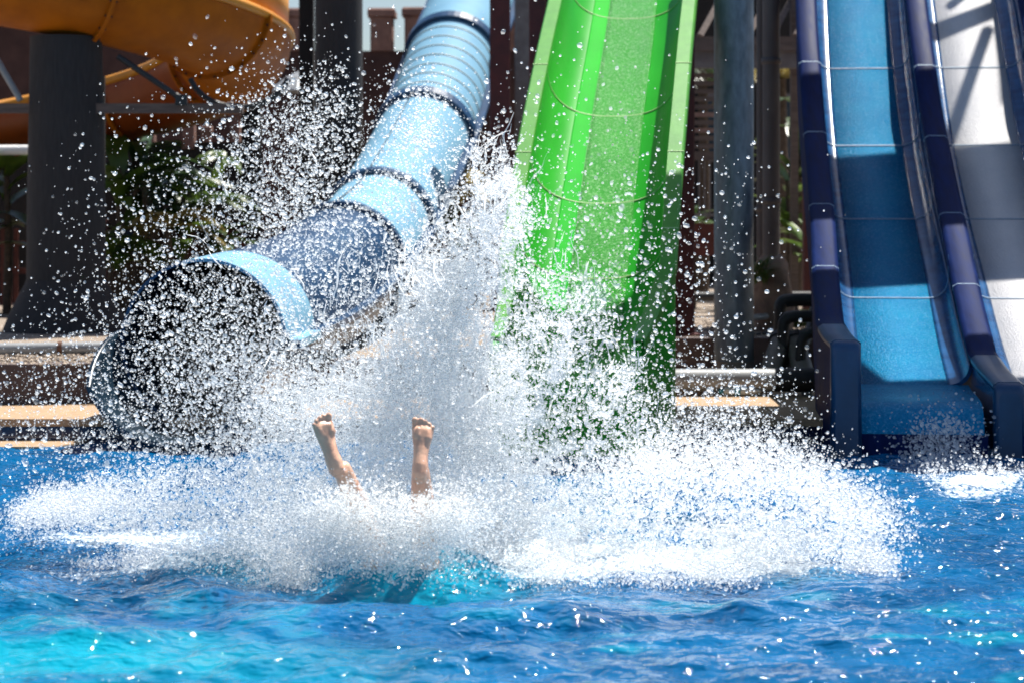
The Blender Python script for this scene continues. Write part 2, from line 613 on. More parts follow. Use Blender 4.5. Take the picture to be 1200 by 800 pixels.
def water():
    xs = np.concatenate([np.linspace(-60, -5, 30)[:-1], np.arange(-5, 5, 0.022), np.linspace(5, 60, 30)])
    ys = np.concatenate([np.linspace(-40, 5.8, 30)[:-1], np.arange(5.8, WALL_Y - .01, 0.022), [WALL_Y + .02]])
    X, Y = np.meshgrid(xs, ys)
    X = X.ravel(); Y = Y.ravel()
    Z = np.zeros_like(X)
    rng = np.random.default_rng(5)
    for k in range(90):
        lam = 0.10 * (0.95 / 0.10) ** rng.random()
        th = rng.normal(math.pi / 2, 0.8)
        kx, ky = 2 * math.pi / lam * math.cos(th), 2 * math.pi / lam * math.sin(th)
        a = 0.0029 * lam ** 0.62
        ph = kx * X + ky * Y + rng.random() * 6.283
        ph = ph + 0.5 * np.sin(kx * .31 * Y - ky * .27 * X)
        Z += a * (np.sin(ph) + 0.25 * np.sin(2 * ph + .7))
    q = np.stack([X, Y, np.zeros_like(X)], 1)
    n1 = fbm(q * np.array([2.2, 4.2, 1.0]), 5)
    Z += 0.07 * (n1 - 0.5)
    fade = np.clip((np.abs(X) - 5) / 4, 0, 1)
    Z *= (1 - fade)
    # the swell pushed up by the body going in, and the hollow in front of it
    dx, dy = X + 0.42, Y - 8.55
    Z += 0.16 * np.exp(-(dx / 0.34) ** 2 - (dy / 0.20) ** 2)
    Z -= 0.07 * np.exp(-((X + 0.42) / 0.5) ** 2 - ((Y - 8.12) / 0.16) ** 2)
    rr = np.hypot(dx, dy * 1.1)
    Z += 0.03 * np.cos((rr - 0.9) * 7.0) * np.exp(-((rr - 0.9) / 0.7) ** 2)
    # aerated water and foam
    n2 = fbm(q * np.array([1.3, 3.4, 1.0]) + 9.1, 5)
    n3 = fbm(q * np.array([2.4, 5.2, 1.0]) + 33.1, 5)
    left = np.clip((-(X - 0.1) - 0.25 * (Y - 6.6)) / 1.1, 0, 1) * np.clip((8.6 - Y) / 1.0, 0, 1)
    aer = np.clip((n2 - 0.34) * 3.2, 0, 1) * left ** 1.5
    aer = np.maximum(aer, 1.0 * np.exp(-((X + 0.36) / 0.42) ** 2 - ((Y - 8.40) / 0.26) ** 2))
    aer = np.maximum(aer, 0.75 * np.exp(-((X + 0.9) / 0.5) ** 2 - ((Y - 8.75) / 0.35) ** 2))
    aer = np.maximum(aer, 0.55 * np.clip((n3 - 0.55) * 8, 0, 1) * np.clip((9.3 - Y) / 2, 0, 1))
    ring = np.exp(-((X - 0.15) / 1.75) ** 2 - ((Y - 9.1) / 0.62) ** 2)
    frn = np.exp(-((X - 0.45) / 1.5) ** 2 - ((Y - 8.62 + .12 * np.cos(X * 2.3)) / 0.20) ** 2) * (1 - .9 * np.exp(-((X + .34) / .24) ** 2))
    lft = np.exp(-((X + 1.75) / 0.8) ** 2 - ((Y - 9.6) / 0.55) ** 2) * 0.85
    lft2 = np.exp(-((X + 1.6) / 0.9) ** 2 - ((Y - 8.75) / 0.16) ** 2) * 0.75
    rgt = np.exp(-((X - 2.62) / 0.50) ** 2 - ((Y - 11.5) / 0.75) ** 2) * 0.88
    rgt2 = np.exp(-((X - 2.35) / 0.5) ** 2 - ((Y - 10.3) / 0.45) ** 2) * 0.55  # flecks in the foam mask standing in for sun glints
    foam = np.maximum.reduce([ring, frn, lft, lft2, rgt, rgt2]) * 1.02 + (n2 - 0.5) * 0.9 * np.maximum.reduce([ring, frn, lft, lft2, rgt, rgt2]) 
    foam = np.clip(foam, 0, 1) * 0.72
    foam = np.maximum(foam, 0.30 * left * np.clip((n3 - .45) * 5, 0, 1))
    ny, nx = len(ys), len(xs)
    idx = np.arange(nx * ny).reshape(ny, nx)
    quads = np.stack([idx[:-1, :-1], idx[:-1, 1:], idx[1:, 1:], idx[1:, :-1]], -1).reshape(-1, 4)
    me = bpy.data.meshes.new('pool_water')
    me.vertices.add(nx * ny)
    me.vertices.foreach_set('co', np.stack([X, Y, Z], 1).astype(np.float32).ravel())
    me.loops.add(quads.size)
    me.loops.foreach_set('vertex_index', quads.astype(np.int32).ravel())
    me.polygons.add(len(quads))
    me.polygons.foreach_set('loop_start', np.arange(0, quads.size, 4, dtype=np.int32))
    me.polygons.foreach_set('loop_total', np.full(len(quads), 4, np.int32))
    me.polygons.foreach_set('use_smooth', np.ones(len(quads), bool))
    for nm, arr in (('aerated', aer), ('foam', foam)):
        at = me.attributes.new(nm, 'FLOAT', 'POINT')
        at.data.foreach_set('value', arr.astype(np.float32))
    me.materials.append(M['water'])
    me.update()
    me.validate()
    o = bpy.data.objects.new('water', me)
    COL.objects.link(o)
    tag(o, 'choppy blue pool water with turquoise churned patches', 'water', kind='structure')


water()

# ================================================================== DECK AND GROUND
def gp(px, py, z):
    """World point on height z seen at photo pixel."""
    d = (EYE - z) * F / (py - HOR)
    return ((px - 600) * d / F, d)


ZC, ZG = 0.155, 0.43
# pool wall with tile band (front face at WALL_Y)
mb = MB().box(-40, 40, WALL_Y + .004, WALL_Y + .2, -1.5, ZC - .055)
o = mb.build('waterline_tiles', 'tile')
tag(o, 'row of dark navy waterline tiles with pale joints', 'tiles', kind='structure')
# pool step ledge at the waterline, left
xe = (85 - 600) * 13.5 / F
mb = MB().prism([(-40, 13.33), (xe - .1, 13.33), (xe + .06, WALL_Y), (-40, WALL_Y)], -0.35, 0.012, 0.006)
tag(mb.build('pool_ledge', 'coping'), 'sandstone ledge just above the pool water', 'ledge', kind='structure')
# coping / deck slab
mb = MB()
mb.prism([(-40, WALL_Y - .03), (40, WALL_Y - .03), (40, WALL_Y + .30), (-40, WALL_Y + .30)], ZC - .05, ZC, 0.012)
mb.box(-40, 40, WALL_Y + .303, 18.0, ZC - .05, ZC - .002)
tag(mb.build('pool_deck', 'coping'), 'tan sandstone pool deck along the back edge', 'deck', kind='structure')
# gravel ground sheet to the horizon, behind the retaining walls
mb = MB()
wl = [(-60, 14.62), (-3.6, 14.78), (-1.5, 15.2), (1.02, 15.95)]
poly = [(-300, 14.62)] + wl + [(1.02, 18.0), (300, 18.0), (300, 900), (-300, 900)]
n = len(poly)
mb.add([(x, y, ZG) for x, y in poly], [tuple(range(n))])
o = mb.build('ground', 'gravel')
tag(o, 'tan gravel ground behind the pool deck', 'ground', kind='structure')
# loose stones lying on the gravel near the edge
mb = MB()
for k in range(1500):
    if k < 900:
        x = random.uniform(-3.9, -2.4); y = 14.82 + random.random() ** 1.5 * 1.2
    else:
        x = random.uniform(1.6, 3.2); y = random.uniform(18.05, 21)
    r = random.uniform(.008, .022)
    a = random.random() * 6.28
    vs_ = []
    for (dx, dy, dz) in ((1, 0, 0), (0, 1, 0), (-1, 0, 0), (0, -1, 0), (0, 0, 1), (0, 0, -1)):
        q = r * random.uniform(.7, 1.3)
        vs_.append((x + (dx * math.cos(a) - dy * math.sin(a)) * q, y + (dx * math.sin(a) + dy * math.cos(a)) * q, ZG + r * .4 + dz * q * .7))
    mb.add(vs_, [(0, 1, 4), (1, 2, 4), (2, 3, 4), (3, 0, 4), (1, 0, 5), (2, 1, 5), (3, 2, 5), (0, 3, 5)], True)
tag(mb.build('gravel', 'gravel'), 'loose pebbles scattered over the gravel bed', 'gravel', kind='stuff')

# retaining wall, left and middle
mb = MB()
prof = wl + [(1.02, 16.15), (-1.5, 15.4), (-3.6, 14.98), (-60, 14.82)]
mb.prism(prof, ZC, ZG + .012, 0.0)
tag(mb.build('retaining_wall', 'retain'), 'low dark brown retaining wall between deck and gravel bed', 'wall')
t = thing('brick_pier', (1.02, 16.0, ZC), 'short brown stucco pier with pale cap beside the green slide', 'pier')
MB().box(.98, 1.17, 15.8, 16.5, ZC, ZG - .01, .01).build('body', 'pier', t)
MB().box(.96, 1.20, 15.77, 16.5, ZG - .008, ZG + .035, .01).build('cap', 'coping', t)
mb = MB().box(1.172, 40, 18.0, 18.2, ZC, ZG + .01)
tag(mb.build('retaining_wall', 'retain'), 'dark retaining wall behind the galvanised column and pipes', 'wall')

# ================================================================== LEFT CONCRETE COLUMN WITH ORANGE SLIDE
def concrete_column():
    cx, cy = (68 - 600) * 19.0 / F, 19.35
    t = thing('concrete_column', (cx, cy, ZG), 'thick dark concrete column on a flared plinth under the orange slide', 'column')
    MB().lathe((cx, cy, 0), [(.37, ZG + .40), (.365, 1.6), (.345, 2.6), (.335, 3.2)], 40).build('shaft', 'concrete_dark', t)
    MB().lathe((cx, cy, 0), [(.60, ZG - .02), (.585, ZG + .02), (.53, ZG + .16), (.43, ZG + .36), (.385, ZG + .44), (.372, ZG + .48)], 40).build('plinth', 'concrete_dark', t)
    ybar = cy - .1
    zb = EYE + (HOR - 127) * 19.2 / F
    x0, x1 = (-120 - 600) * 19.2 / F, (284 - 600) * 19.2 / F
    MB().box(x0, x1, ybar - .05, ybar + .05, zb - .045, zb + .045).build('bracket_arm', 'timber', t)
    MB().tube([P(138, 66, 19.2), P(212, 116, 19.2)], .03, 10).build('brace', 'pipe_black', t)
    MB().tube([P(-4, 70, 19.2), P(24, 118, 19.2)], .03, 10).build('brace', 'pipe_grey', t)
    p = P(212, 116, 19.2)
    MB().box(p.x - .05, p.x + .06, p.y - .03, p.y + .03, p.z - .06, p.z + .04).build('bracket_plate', 'pipe_black', t)
    # hoop that carries the end of the trough
    hoop = []
    for k in range(15):
        a = R(200) + R(140) * k / 14
        c = P(285, 78, 20.0)
        hoop.append(Vector((c.x + .50 * math.cos(a), c.y - .25 + .1 * math.sin(a), c.z + .42 * math.sin(a))))
    MB().tube(hoop, .03, 8).build('cradle_hoop', 'pipe_black', t)
    # narrow second post behind
    MB().lathe((-4.09, cy + 1.0, 0), [(.05, ZG), (.05, 2.9)], 14).build('post', 'concrete_dark', t)


concrete_column()


def orange_slide():
    C = Vector(((40 - 600) * 21.2 / F, 21.2, 0))
    t = thing('orange_slide', (C.x, C.y, 2.4), 'orange open spiral slide trough curving overhead on the concrete column', 'water slide')
    Rm = 2.05
    r = .60
    path = []
    n = 90
    for k in range(n + 1):
        th = R(-125) + R(290) * k / n          # angle from +X, -90 = nearest to camera
        dz = -0.33 * (th - R(-60))
        path.append(Vector((C.x + Rm * math.cos(th), C.y + Rm * math.sin(th), 3.75 + dz)))
    # counterclockwise travel: S = Z x T points inward; so outer wall is at -S
    def U(rad):
        return [(rad * math.cos(R(180) + R(180) * k / 28), rad * math.sin(R(180) + R(180) * k / 28)) for k in range(29)]
    prof = U(r) + list(reversed(U(r - .03)))
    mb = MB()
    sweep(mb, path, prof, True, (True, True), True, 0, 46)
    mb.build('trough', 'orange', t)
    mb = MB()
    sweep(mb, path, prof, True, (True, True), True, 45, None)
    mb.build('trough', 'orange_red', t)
    # rolled rims
    for sgn in (1, -1):
        rp = [(sgn * (r - .015) + .055 * math.cos(a), .01 + .05 * math.sin(a)) for a in [2 * math.pi * k / 10 for k in range(10)]]
        if sgn < 0:
            rp = rp
        mb = MB()
        sweep(mb, path, rp, True, (True, True), True)
        mb.build('rim', 'orange_rim', t)
    # raised splash guard on the outer wall
    mb = MB()
    g = [(-(r - .03), .06), (-(r - .03), .50), (-(r - .055), .50), (-(r - .055), .06)]
    sg = (sweep(mb, path, g, True, (True, True), True, 8, 46)).build('splash_guard', 'orange_rim', t)
    g2 = [(-(r - .015), .05), (-(r - .015), .47), (-(r - .05), .47), (-(r - .05), .05)]
    sweep(MB(), path, g2, True, (True, True), True, 43, 45).build('guard_flange', 'orange', t)
    # bolted joints between sections
    for i in (3, 20, 33, 47, 62, 78):
        fl = U(r + .05) + list(reversed(U(r - .0)))
        p2 = path[i:i + 2]
        a, b_ = path[i], path[i + 1]
        d = (b_ - a).normalized() * .02
        f = sweep(MB(), [a - d, a + d], fl, True, (True, True), False).build('joint_flange', 'orange', t)
        mb = MB()
        p_, t_, s_, n_ = frames([a - d, a + d])[0]
        for q in range(12):
            ang = R(190) + R(160) * q / 11
            c = p_ + s_ * (r + .027) * math.cos(ang) + n_ * (r + .027) * math.sin(ang)
            MB().tube([c - t_ * .012, c + t_ * .06], .013, 6, smooth=False).build('bolt', 'bolt', f)


orange_slide()

# ================================================================== PALE BLUE TUBE SLIDE
def tube_slide():
    t = thing('tube_slide', (-2.0, 13.7, 0.0), 'pale blue enclosed tube slide with navy bands ending in a dark open mouth', 'water slide')
    D = 1.14
    r = D / 2
    # path of the tube axis
    ctr = [(-.30, 29.5, 5.25), (-.72, 27.0, 4.30 - .5), (-1.02, 24.8, 3.02 - .45), (-1.42, 22.3, 2.0 - .52), (-1.60, 19.6, 1.62 - .56), (-1.80, 16.6, 1.40 - .62), (-2.07, 13.75, .655)]
    path = catmull(ctr, 12)
    s = cumlen(path)
    tot = s[-1]
    def at(i):
        return i
    def arc(rad, a0, a1, m=30):
        return [(rad * math.cos(R(a0) + R(a1 - a0) * k / m), rad * math.sin(R(a0) + R(a1 - a0) * k / m)) for k in range(m + 1)]
    def shell(rad, a0, a1, th=.022):
        return arc(rad, a0, a1) + list(reversed(arc(rad - th, a0, a1)))
    ring_i = [12 * k for k in range(1, 5)]
    ring_i = [4, 14, 25, 37, 49]
    bounds = [0] + ring_i + [len(path) - 1]
    for a, b in zip(bounds[:-1], bounds[1:]):
        last = (b == len(path) - 1)
        prelast = (a == ring_i[-2])
        up = 'tube_blue'
        j0, j1 = a, b + 1
        if last:
            # navy upper shell, then the short pale lip at the mouth
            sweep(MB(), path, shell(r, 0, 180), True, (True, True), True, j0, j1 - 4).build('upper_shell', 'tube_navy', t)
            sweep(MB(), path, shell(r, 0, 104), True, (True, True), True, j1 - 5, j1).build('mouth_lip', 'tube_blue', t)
            sweep(MB(), path, shell(r, 104, 180), True, (True, True), True, j1 - 5, j1).build('mouth_lip', 'tube_navy', t)  # navy put in for the shade on the left of the lip
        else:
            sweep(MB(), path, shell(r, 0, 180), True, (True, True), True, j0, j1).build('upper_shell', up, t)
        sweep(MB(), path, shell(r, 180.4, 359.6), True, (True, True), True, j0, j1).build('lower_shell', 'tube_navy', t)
        # side flanges where the halves are bolted together
        for sg in (1, -1):
            fl = [(sg * (r - .01), -.022), (sg * (r + .085), -.022), (sg * (r + .085), .022), (sg * (r - .01), .022)]
            if sg > 0:
                fl = fl[::-1]
            sweep(MB(), path, fl, True, (True, True), False, j0, j1).build('side_flange', 'tube_navy', t)
            if last and sg > 0:
                fl2 = [(x * 1.012, y * 1.25) for x, y in fl]
                sweep(MB(), path, fl2, True, (True, True), False, j1 - 4, j1).build('flange_end', 'tube_blue', t)
    # navy ring flanges
    for i in ring_i:
        a = path[i]
        d = (path[i + 1] - path[i - 1]).normalized() * .075
        pr = arc(r + .10, 0, 360, 48)[:-1]
        rings = []
        for p_, t_, s_, n_ in frames([a - d, a - d * .99, a + d * .99, a + d]):
            pass
        fr = frames([a - d, a + d])
        outer = [[p_ + s_ * x + n_ * y for x, y in arc(r + .06, 0, 360, 48)[:-1]] for p_, t_, s_, n_ in fr]
        inner = [[p_ + s_ * x + n_ * y for x, y in arc(r + .002, 0, 360, 48)[:-1]] for p_, t_, s_, n_ in fr]
        mb = MB()
        mb.loft([inner[0], outer[0], outer[1], inner[1]], True, (False, False), False)
        mb.build('ring_flange', 'tube_navy', t)
    # thin weathered bands round the topmost section
    for k in range(7):
        u = ring_i[1] + 1.3 + k * 1.36
        i = int(u); f = u - i
        a = path[i].lerp(path[i + 1], f)
        d = (path[i + 1] - path[i]).normalized() * .012
        fr = frames([a - d, a + d])
        rr = [[p_ + s_ * x + n_ * y for x, y in arc(r + .007, 5, 175, 40)] for p_, t_, s_, n_ in fr]
        r2 = [[p_ + s_ * x + n_ * y for x, y in arc(r + .001, 5, 175, 40)] for p_, t_, s_, n_ in fr]
        MB().loft([r2[0], rr[0], rr[1], r2[1]], False, (False, False), True).build('band', 'steel_band', t)
    # bolted seam along the crown
    for a, b in zip(ring_i[2:4], ring_i[3:5]):
        an = R(100)
        pr = [(r * math.cos(an) + .03, r * math.sin(an) - .012), (r * math.cos(an) + .03, r * math.sin(an) + .012), (r * math.cos(an) - .03, r * math.sin(an) + .014), (r * math.cos(an) - .03, r * math.sin(an) - .010)]
        sm = sweep(MB(), path, pr[::-1], True, (True, True), False, a + 1, b).build('crown_seam', 'tube_blue', t)
        mb = MB()
        for p_, t_, s_, n_ in frames(path)[a + 1:b]:
            for h in (-.3, 0.0, .3):
                c = p_ + t_ * h * .25 + s_ * (r * math.cos(an)) + n_ * (r * math.sin(an) + .013)
                MB().tube([c, c + n_ * .012], .012, 6, smooth=False).build('bolt', 'bolt', sm)
    # open run-out trough in front of the mouth
    tail = [path[-1] + Vector((0, 0, 0)), path[-1] + Vector((-.06, -.35, -.01)), path[-1] + Vector((-.12, -.70, -.02))]
    tail = catmull(tail, 8)
    def tp(u):
        a1 = 8 - 30 * u ** 2
        return arc(r + .03, 180 - a1 + 0, 360 + a1, 30) + list(reversed(arc(r, 180 - a1, 360 + a1, 30)))
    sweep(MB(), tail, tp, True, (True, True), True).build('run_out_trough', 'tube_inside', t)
    # dark lining added for the shade a little way inside the tube
    sweep(MB(), path, arc(r - .028, 0, 360, 40)[:-1], True, (False, False), True, len(path) - 26, len(path)).build('shade_lining', 'tube_inside', t)
    # steel legs under the tube
    for i in (20, 34, 50):
        p = path[i]
        MB().lathe((p.x, p.y, 0), [(.09, ZG), (.09, p.z - r + .01)], 16).build('leg', 'maroon', t)
    # second, plain slide section passing behind at the top
    t2 = thing('slide_side_panel', P(590, 30, 29.0), 'pale blue bolted flange of a second slide beside the upper tube', 'water slide')
    q = [P(548, -8, 28.4), P(592, -8, 28.4), P(583, 45, 28.0), P(574, 40, 28.0)]
    mb = MB()
    th = Vector((0.02, .05, 0))
    vs_ = [v for v in q] + [v + th for v in q]
    mb.add(vs_, [(0, 3, 2, 1), (4, 5, 6, 7), (0, 1, 5, 4), (1, 2, 6, 5), (2, 3, 7, 6), (3, 0, 4, 7)])
    fo = mb.build('panel', 'tube_blue', t2)
    mb = MB()
    for k in range(7):
        c = P(585.5 - 1.4 * k, -2 + 6.5 * k, 28.2)
        MB().tube([c, c + Vector((0, -.06, 0))], .018, 6, smooth=False).build('bolt', 'bolt', fo)


tube_slide()

# ================================================================== GREEN BODY SLIDE
def green_slide():
    ctr = []
    for px, py, d in ((741, -70, 17.9), (733, -10, 17.0), (722, 60, 16.1), (712, 130, 15.35), (703, 200, 14.75), (695, 270, 14.25), (689, 320, 13.9)):
        p = P(px, py, d)
        ctr.append((p.x, p.y, p.z - .42))
    e = Vector(ctr[-1])
    ctr += [(e.x - .075, e.y - .40, e.z - .17), (e.x - .16, e.y - .85, e.z - .25)]
    path = catmull(ctr, 10)
    t = thing('green_slide', (path[-1].x, path[-1].y, 0), 'bright green open body slide with wet glinting floor', 'water slide')
    W, H, RW = .50, .44, .105
    def inner(m=34):
        # rounded channel: flat floor and walls leaning outwards
        pts = []
        for k in range(m + 1):
            a = R(180) + R(180) * k / m
            x = math.cos(a); y = math.sin(a)
            px = math.copysign(abs(x) ** .78, x) * W
            py = H + math.copysign(abs(y) ** .78, y) * H
            pts.append((px, py))
        return pts
    inn = inner()
    NP = len(path)
    K0 = int(NP * .66)
    def wall_h(j):
        u = max(0.0, (j - K0) / (NP - 1 - K0))
        return H * (1 - .42 * u ** 1.3)
    def squash(pts, j):
        q = wall_h(j) / H
        k_ = 1 - .17 * max(0.0, (j - K0) / (NP - 1 - K0))
        return [(x * k_, y * q) for x, y in pts]
    chan = inn + [(W + .0, H + .018)] + [(p[0] * 1.045, p[1] - .028) for p in reversed(inn)] + [(-W - .0, H + .018)]
    sweep(MB(), path, lambda u: squash(chan, u * (NP - 1)), True, (True, True), True).build('channel', 'green', t)
    for sg in (1, -1):
        def rimp(u, sg=sg):
            h = wall_h(u * (NP - 1))
            pr = [(sg * (W - .012), h + .022), (sg * (W - .006), h + .034), (sg * (W + RW - .012), h + .034), (sg * (W + RW), h + .022), (sg * (W + RW), h - .07), (sg * (W + RW - .016), h - .07), (sg * (W + RW - .016), h + .014), (sg * (W - .012), h + .014)]
            k_ = 1 - .17 * max(0.0, (u * (NP - 1) - K0) / (NP - 1 - K0))
            pr = [(x * k_, y) for x, y in pr]
            return pr[::-1] if sg < 0 else pr
        sweep(MB(), path, rimp, True, (True, True), False).build('rim', 'green_rim', t)
    def strip(x0, x1, up, name, m, i0=0, i1=None, k=10):
        n1_ = (NP - 1 if i1 is None else i1 - 1)
        def wid(u):
            xs = [x0 + (x1 - x0) * j / k for j in range(k + 1)]
            def yy(x):
                for (a, b), (c, d) in zip(inn[:-1], inn[1:]):
                    if a <= x <= c:
                        return b + (d - b) * (x - a) / max(1e-6, c - a)
                return 0
            top = [(x, yy(x) + up) for x in xs]
            bot = [(x, yy(x) + .001) for x in reversed(xs)]
            return squash(bot + top, i0 + u * (n1_ - i0))
        return sweep(MB(), path, wid, True, (True, True), True, i0, i1).build(name, m, t)
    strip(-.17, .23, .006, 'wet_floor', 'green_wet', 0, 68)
    strip(-.30, -.175, .005, 'water_film', 'green_film', 0, 68)
    # pale sealant joints across the channel
    s = cumlen(path)
    for i in (6, 22, 36, 48):
        a, b = path[i], path[i + 1]
        d = (b - a).normalized() * .004
        pr = inn + [(x * .995, y + .008) for x, y in reversed(inn)]
        f = sweep(MB(), [a - d, a + d], pr[::-1], True, (True, True), False).build('joint_sealant', 'caulk', t)
        for sg in (1, -1):
            x0, x1 = sg * (W - .01), sg * (W + RW + .003)
            lo, hi = min(x0, x1), max(x0, x1)
            sweep(MB(), [a - d, a + d], [(lo, H + .033), (hi, H + .033), (hi, H + .038), (lo, H + .038)], True, (True, True), False).build('rim_sealant', 'caulk', t)
    # end: side cheeks and apron that drop from the lip into the pool
    e = path[-1]
    p_, t_, s_, n_ = frames(path)[-1]
    for sg in (1, -1):
        mb = MB()
        fr = frames(path)
        k0 = len(path) - 32
        rings = []
        for q in range(k0, len(path)):
            pp, tt, ss, nn = fr[q]
            top = pp + ss * (sg * (W + RW) * (1 - .17 * max(0.0, (q - K0) / (NP - 1 - K0))) - sg * .052) + nn * (wall_h(q) - .01)
            bot = Vector((top.x, top.y, -.25))
            o_ = ss * (sg * .034)
            rings.append([top, top + o_, bot + o_, bot])
        mb.loft(rings, True, (True, True), False)
        mb.build('side_cheek', 'green', t)
    mb = MB()
    rings = []
    he = wall_h(NP - 1)
    lw = (W + RW) * .83 - .018
    lipp = [(-lw, he + .012)] + squash(inn, NP - 1) + [(lw, he + .012)]
    hd = Vector((t_.x, t_.y, 0)).normalized()
    for k in range(13):
        u = k / 12
        a_ = u * math.pi / 2
        pts = []
        for x, y in lipp:
            top = e + s_ * x + n_ * y
            zt_ = top.z
            r_ = .10
            if u < .75:
                b_ = u / .75 * math.pi / 2
                q = Vector((top.x, top.y, zt_ - r_ * (1 - math.cos(b_)))) + hd * (r_ * math.sin(b_))
            else:
                v = (u - .75) / .25
                q = Vector((top.x, top.y, (zt_ - r_) * (1 - v) - .3 * v)) + hd * r_
            pts.append(q)
        rings.append(pts)
    mb.loft(rings, False, (False, False), True)
    mb.build('lip_apron', 'green', t)
    # maroon support leg
    p = path[18]
    for dx in (-.3, .3):
        MB().lathe((p.x + dx, p.y + .35, 0), [(.06, ZG), (.06, p.z + .05)], 14).build('leg', 'maroon', t)


green_slide()

# ================================================================== BLUE AND WHITE RACING SLIDE
def racing_slide():
    def lane_path(pts):
        out = []
        for px, py, d in pts:
            out.append(P(px, py, d))
        return catmull(out, 10)
    blue = [(1001, -60, 21.0), (1005, 0, 20.0), (1011, 90, 18.9), (1020, 180, 18.0), (1032, 265, 16.9), (1042, 330, 15.9), (1051, 395, 14.85), (1061, 450, 13.95)]
    pb = lane_path(blue)
    t = thing('racing_slide', (pb[-1].x + .5, pb[-1].y, 0), 'wide racing slide with a blue lane and a white lane between navy walls', 'water slide')
    fw = .33
    fil = .14
    def floor_prof(w0):
        # floor with rounded foot at both walls
        l = []
        for k in range(7):
            a = R(180) + R(90) * k / 6
            l.append((-w0 - .0 + fil * math.cos(a) + 0.0, fil + fil * math.sin(a)))
        r_ = [(-x, y) for x, y in reversed(l)]
        return l + r_
    def shift(path, off):
        return [p_ + s_ * off for p_, t_, s_, n_ in frames(path)]
    PITCH = 1.02
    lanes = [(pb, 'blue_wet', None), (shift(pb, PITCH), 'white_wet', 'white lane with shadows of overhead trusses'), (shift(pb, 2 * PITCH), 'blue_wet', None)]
    hw = PITCH / 2 - .088        # half clear width of a lane
    fl = floor_prof(hw - fil)
    s_all = cumlen(pb)
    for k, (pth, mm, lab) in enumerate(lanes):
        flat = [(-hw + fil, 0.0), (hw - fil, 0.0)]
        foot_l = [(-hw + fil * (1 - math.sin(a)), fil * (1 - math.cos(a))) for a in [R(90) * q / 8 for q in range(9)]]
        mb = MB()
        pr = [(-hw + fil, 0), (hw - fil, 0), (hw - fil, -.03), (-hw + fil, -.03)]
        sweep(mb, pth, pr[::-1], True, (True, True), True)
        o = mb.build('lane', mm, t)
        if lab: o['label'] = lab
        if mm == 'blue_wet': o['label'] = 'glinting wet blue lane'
        for sg in (1, -1):
            up = [(sg * (hw - fil + fil * math.sin(a)), fil * (1 - math.cos(a))) for a in [R(90) * q / 8 for q in range(9)]]
            up = up + [(x + sg * .02, y - .02) for x, y in reversed(up)]
            if sg > 0: up = up
            sweep(MB(), pth, up if sg < 0 else up[::-1], True, (True, True), True).build('floor_fillet', 'lane_inner', t)
        # run-out lip that curves down to the pool
        pe, te, se, ne = frames(pth)[-1]
        hd = Vector((te.x, te.y, 0)).normalized()
        arc_ = [pe]
        ang0 = math.atan2(-te.z, math.hypot(te.x, te.y))
        cur = pe.copy()
        rows = [cur.copy()]
        lens = [.16] * 5 + [.06] * 8
        angs = [ang0 * .35, ang0 * .15, .02, .03, .06] + [.15, .4, .7, 1.0, 1.25, 1.45, 1.55, 1.57]
        for ln, an in zip(lens, angs):
            cur = cur + hd * (ln * math.cos(an)) - Vector((0, 0, ln * math.sin(an)))
            rows.append(cur.copy())
        rows.append(Vector((cur.x, cur.y, -.4)))
        mb = MB()
        rings = []
        for q in rows:
            rings.append([q - se * hw, q + se * hw])
        mb.loft(rings, False, (False, False), True)
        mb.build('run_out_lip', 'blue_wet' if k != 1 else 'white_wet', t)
        mb = MB()
        fx = rows[-1] + hd * .012
        a, b = fx - se * (hw + .02), fx + se * (hw + .02)
        top = rows[-5].z - .015
        mb.add([(a.x, a.y, top), (b.x, b.y, top), (b.x, b.y, -.4), (a.x, a.y, -.4), (a.x, a.y + .03, top), (b.x, b.y + .03, top), (b.x, b.y + .03, -.4), (a.x, a.y + .03, -.4)],
               [(0, 3, 2, 1), (4, 5, 6, 7), (0, 1, 5, 4), (1, 2, 6, 5), (2, 3, 7, 6), (3, 0, 4, 7)])
        mb.build('fascia', 'lane_navy', t)
        for fr_ in (.13, .30, .44, .60, .79):
            i = min(range(len(s_all)), key=lambda j: abs(s_all[j] - fr_ * s_all[-1]))
            p0, p1 = pth[i], pth[i + 1]
            d = (p1 - p0).normalized() * .005
            seam = [(-hw + .004, .35)] + [(-hw + .004 + fil - fil * math.sin(R(90 - q * 15)), fil - fil * math.cos(R(90 - q * 15)) + .003) for q in range(7)]
            seam = seam + [(-x, y) for x, y in reversed(seam)]
            seam2 = [(x * .993, y + .004) for x, y in seam]
            sweep(MB(), [p0 - d, p1 * 0 + p0 + d], (seam + seam2[::-1])[::-1], True, (True, True), False).build('joint_sealant', 'caulk_blue', t)
    # walls: outer wall left of the blue lane, dividers between lanes
    ext = catmull([pb[-1], pb[-1] + Vector((-.03, -.5, -.045)), pb[-1] + Vector((-.06, -1.02, -.06))], 6)
    full = pb + ext[1:]
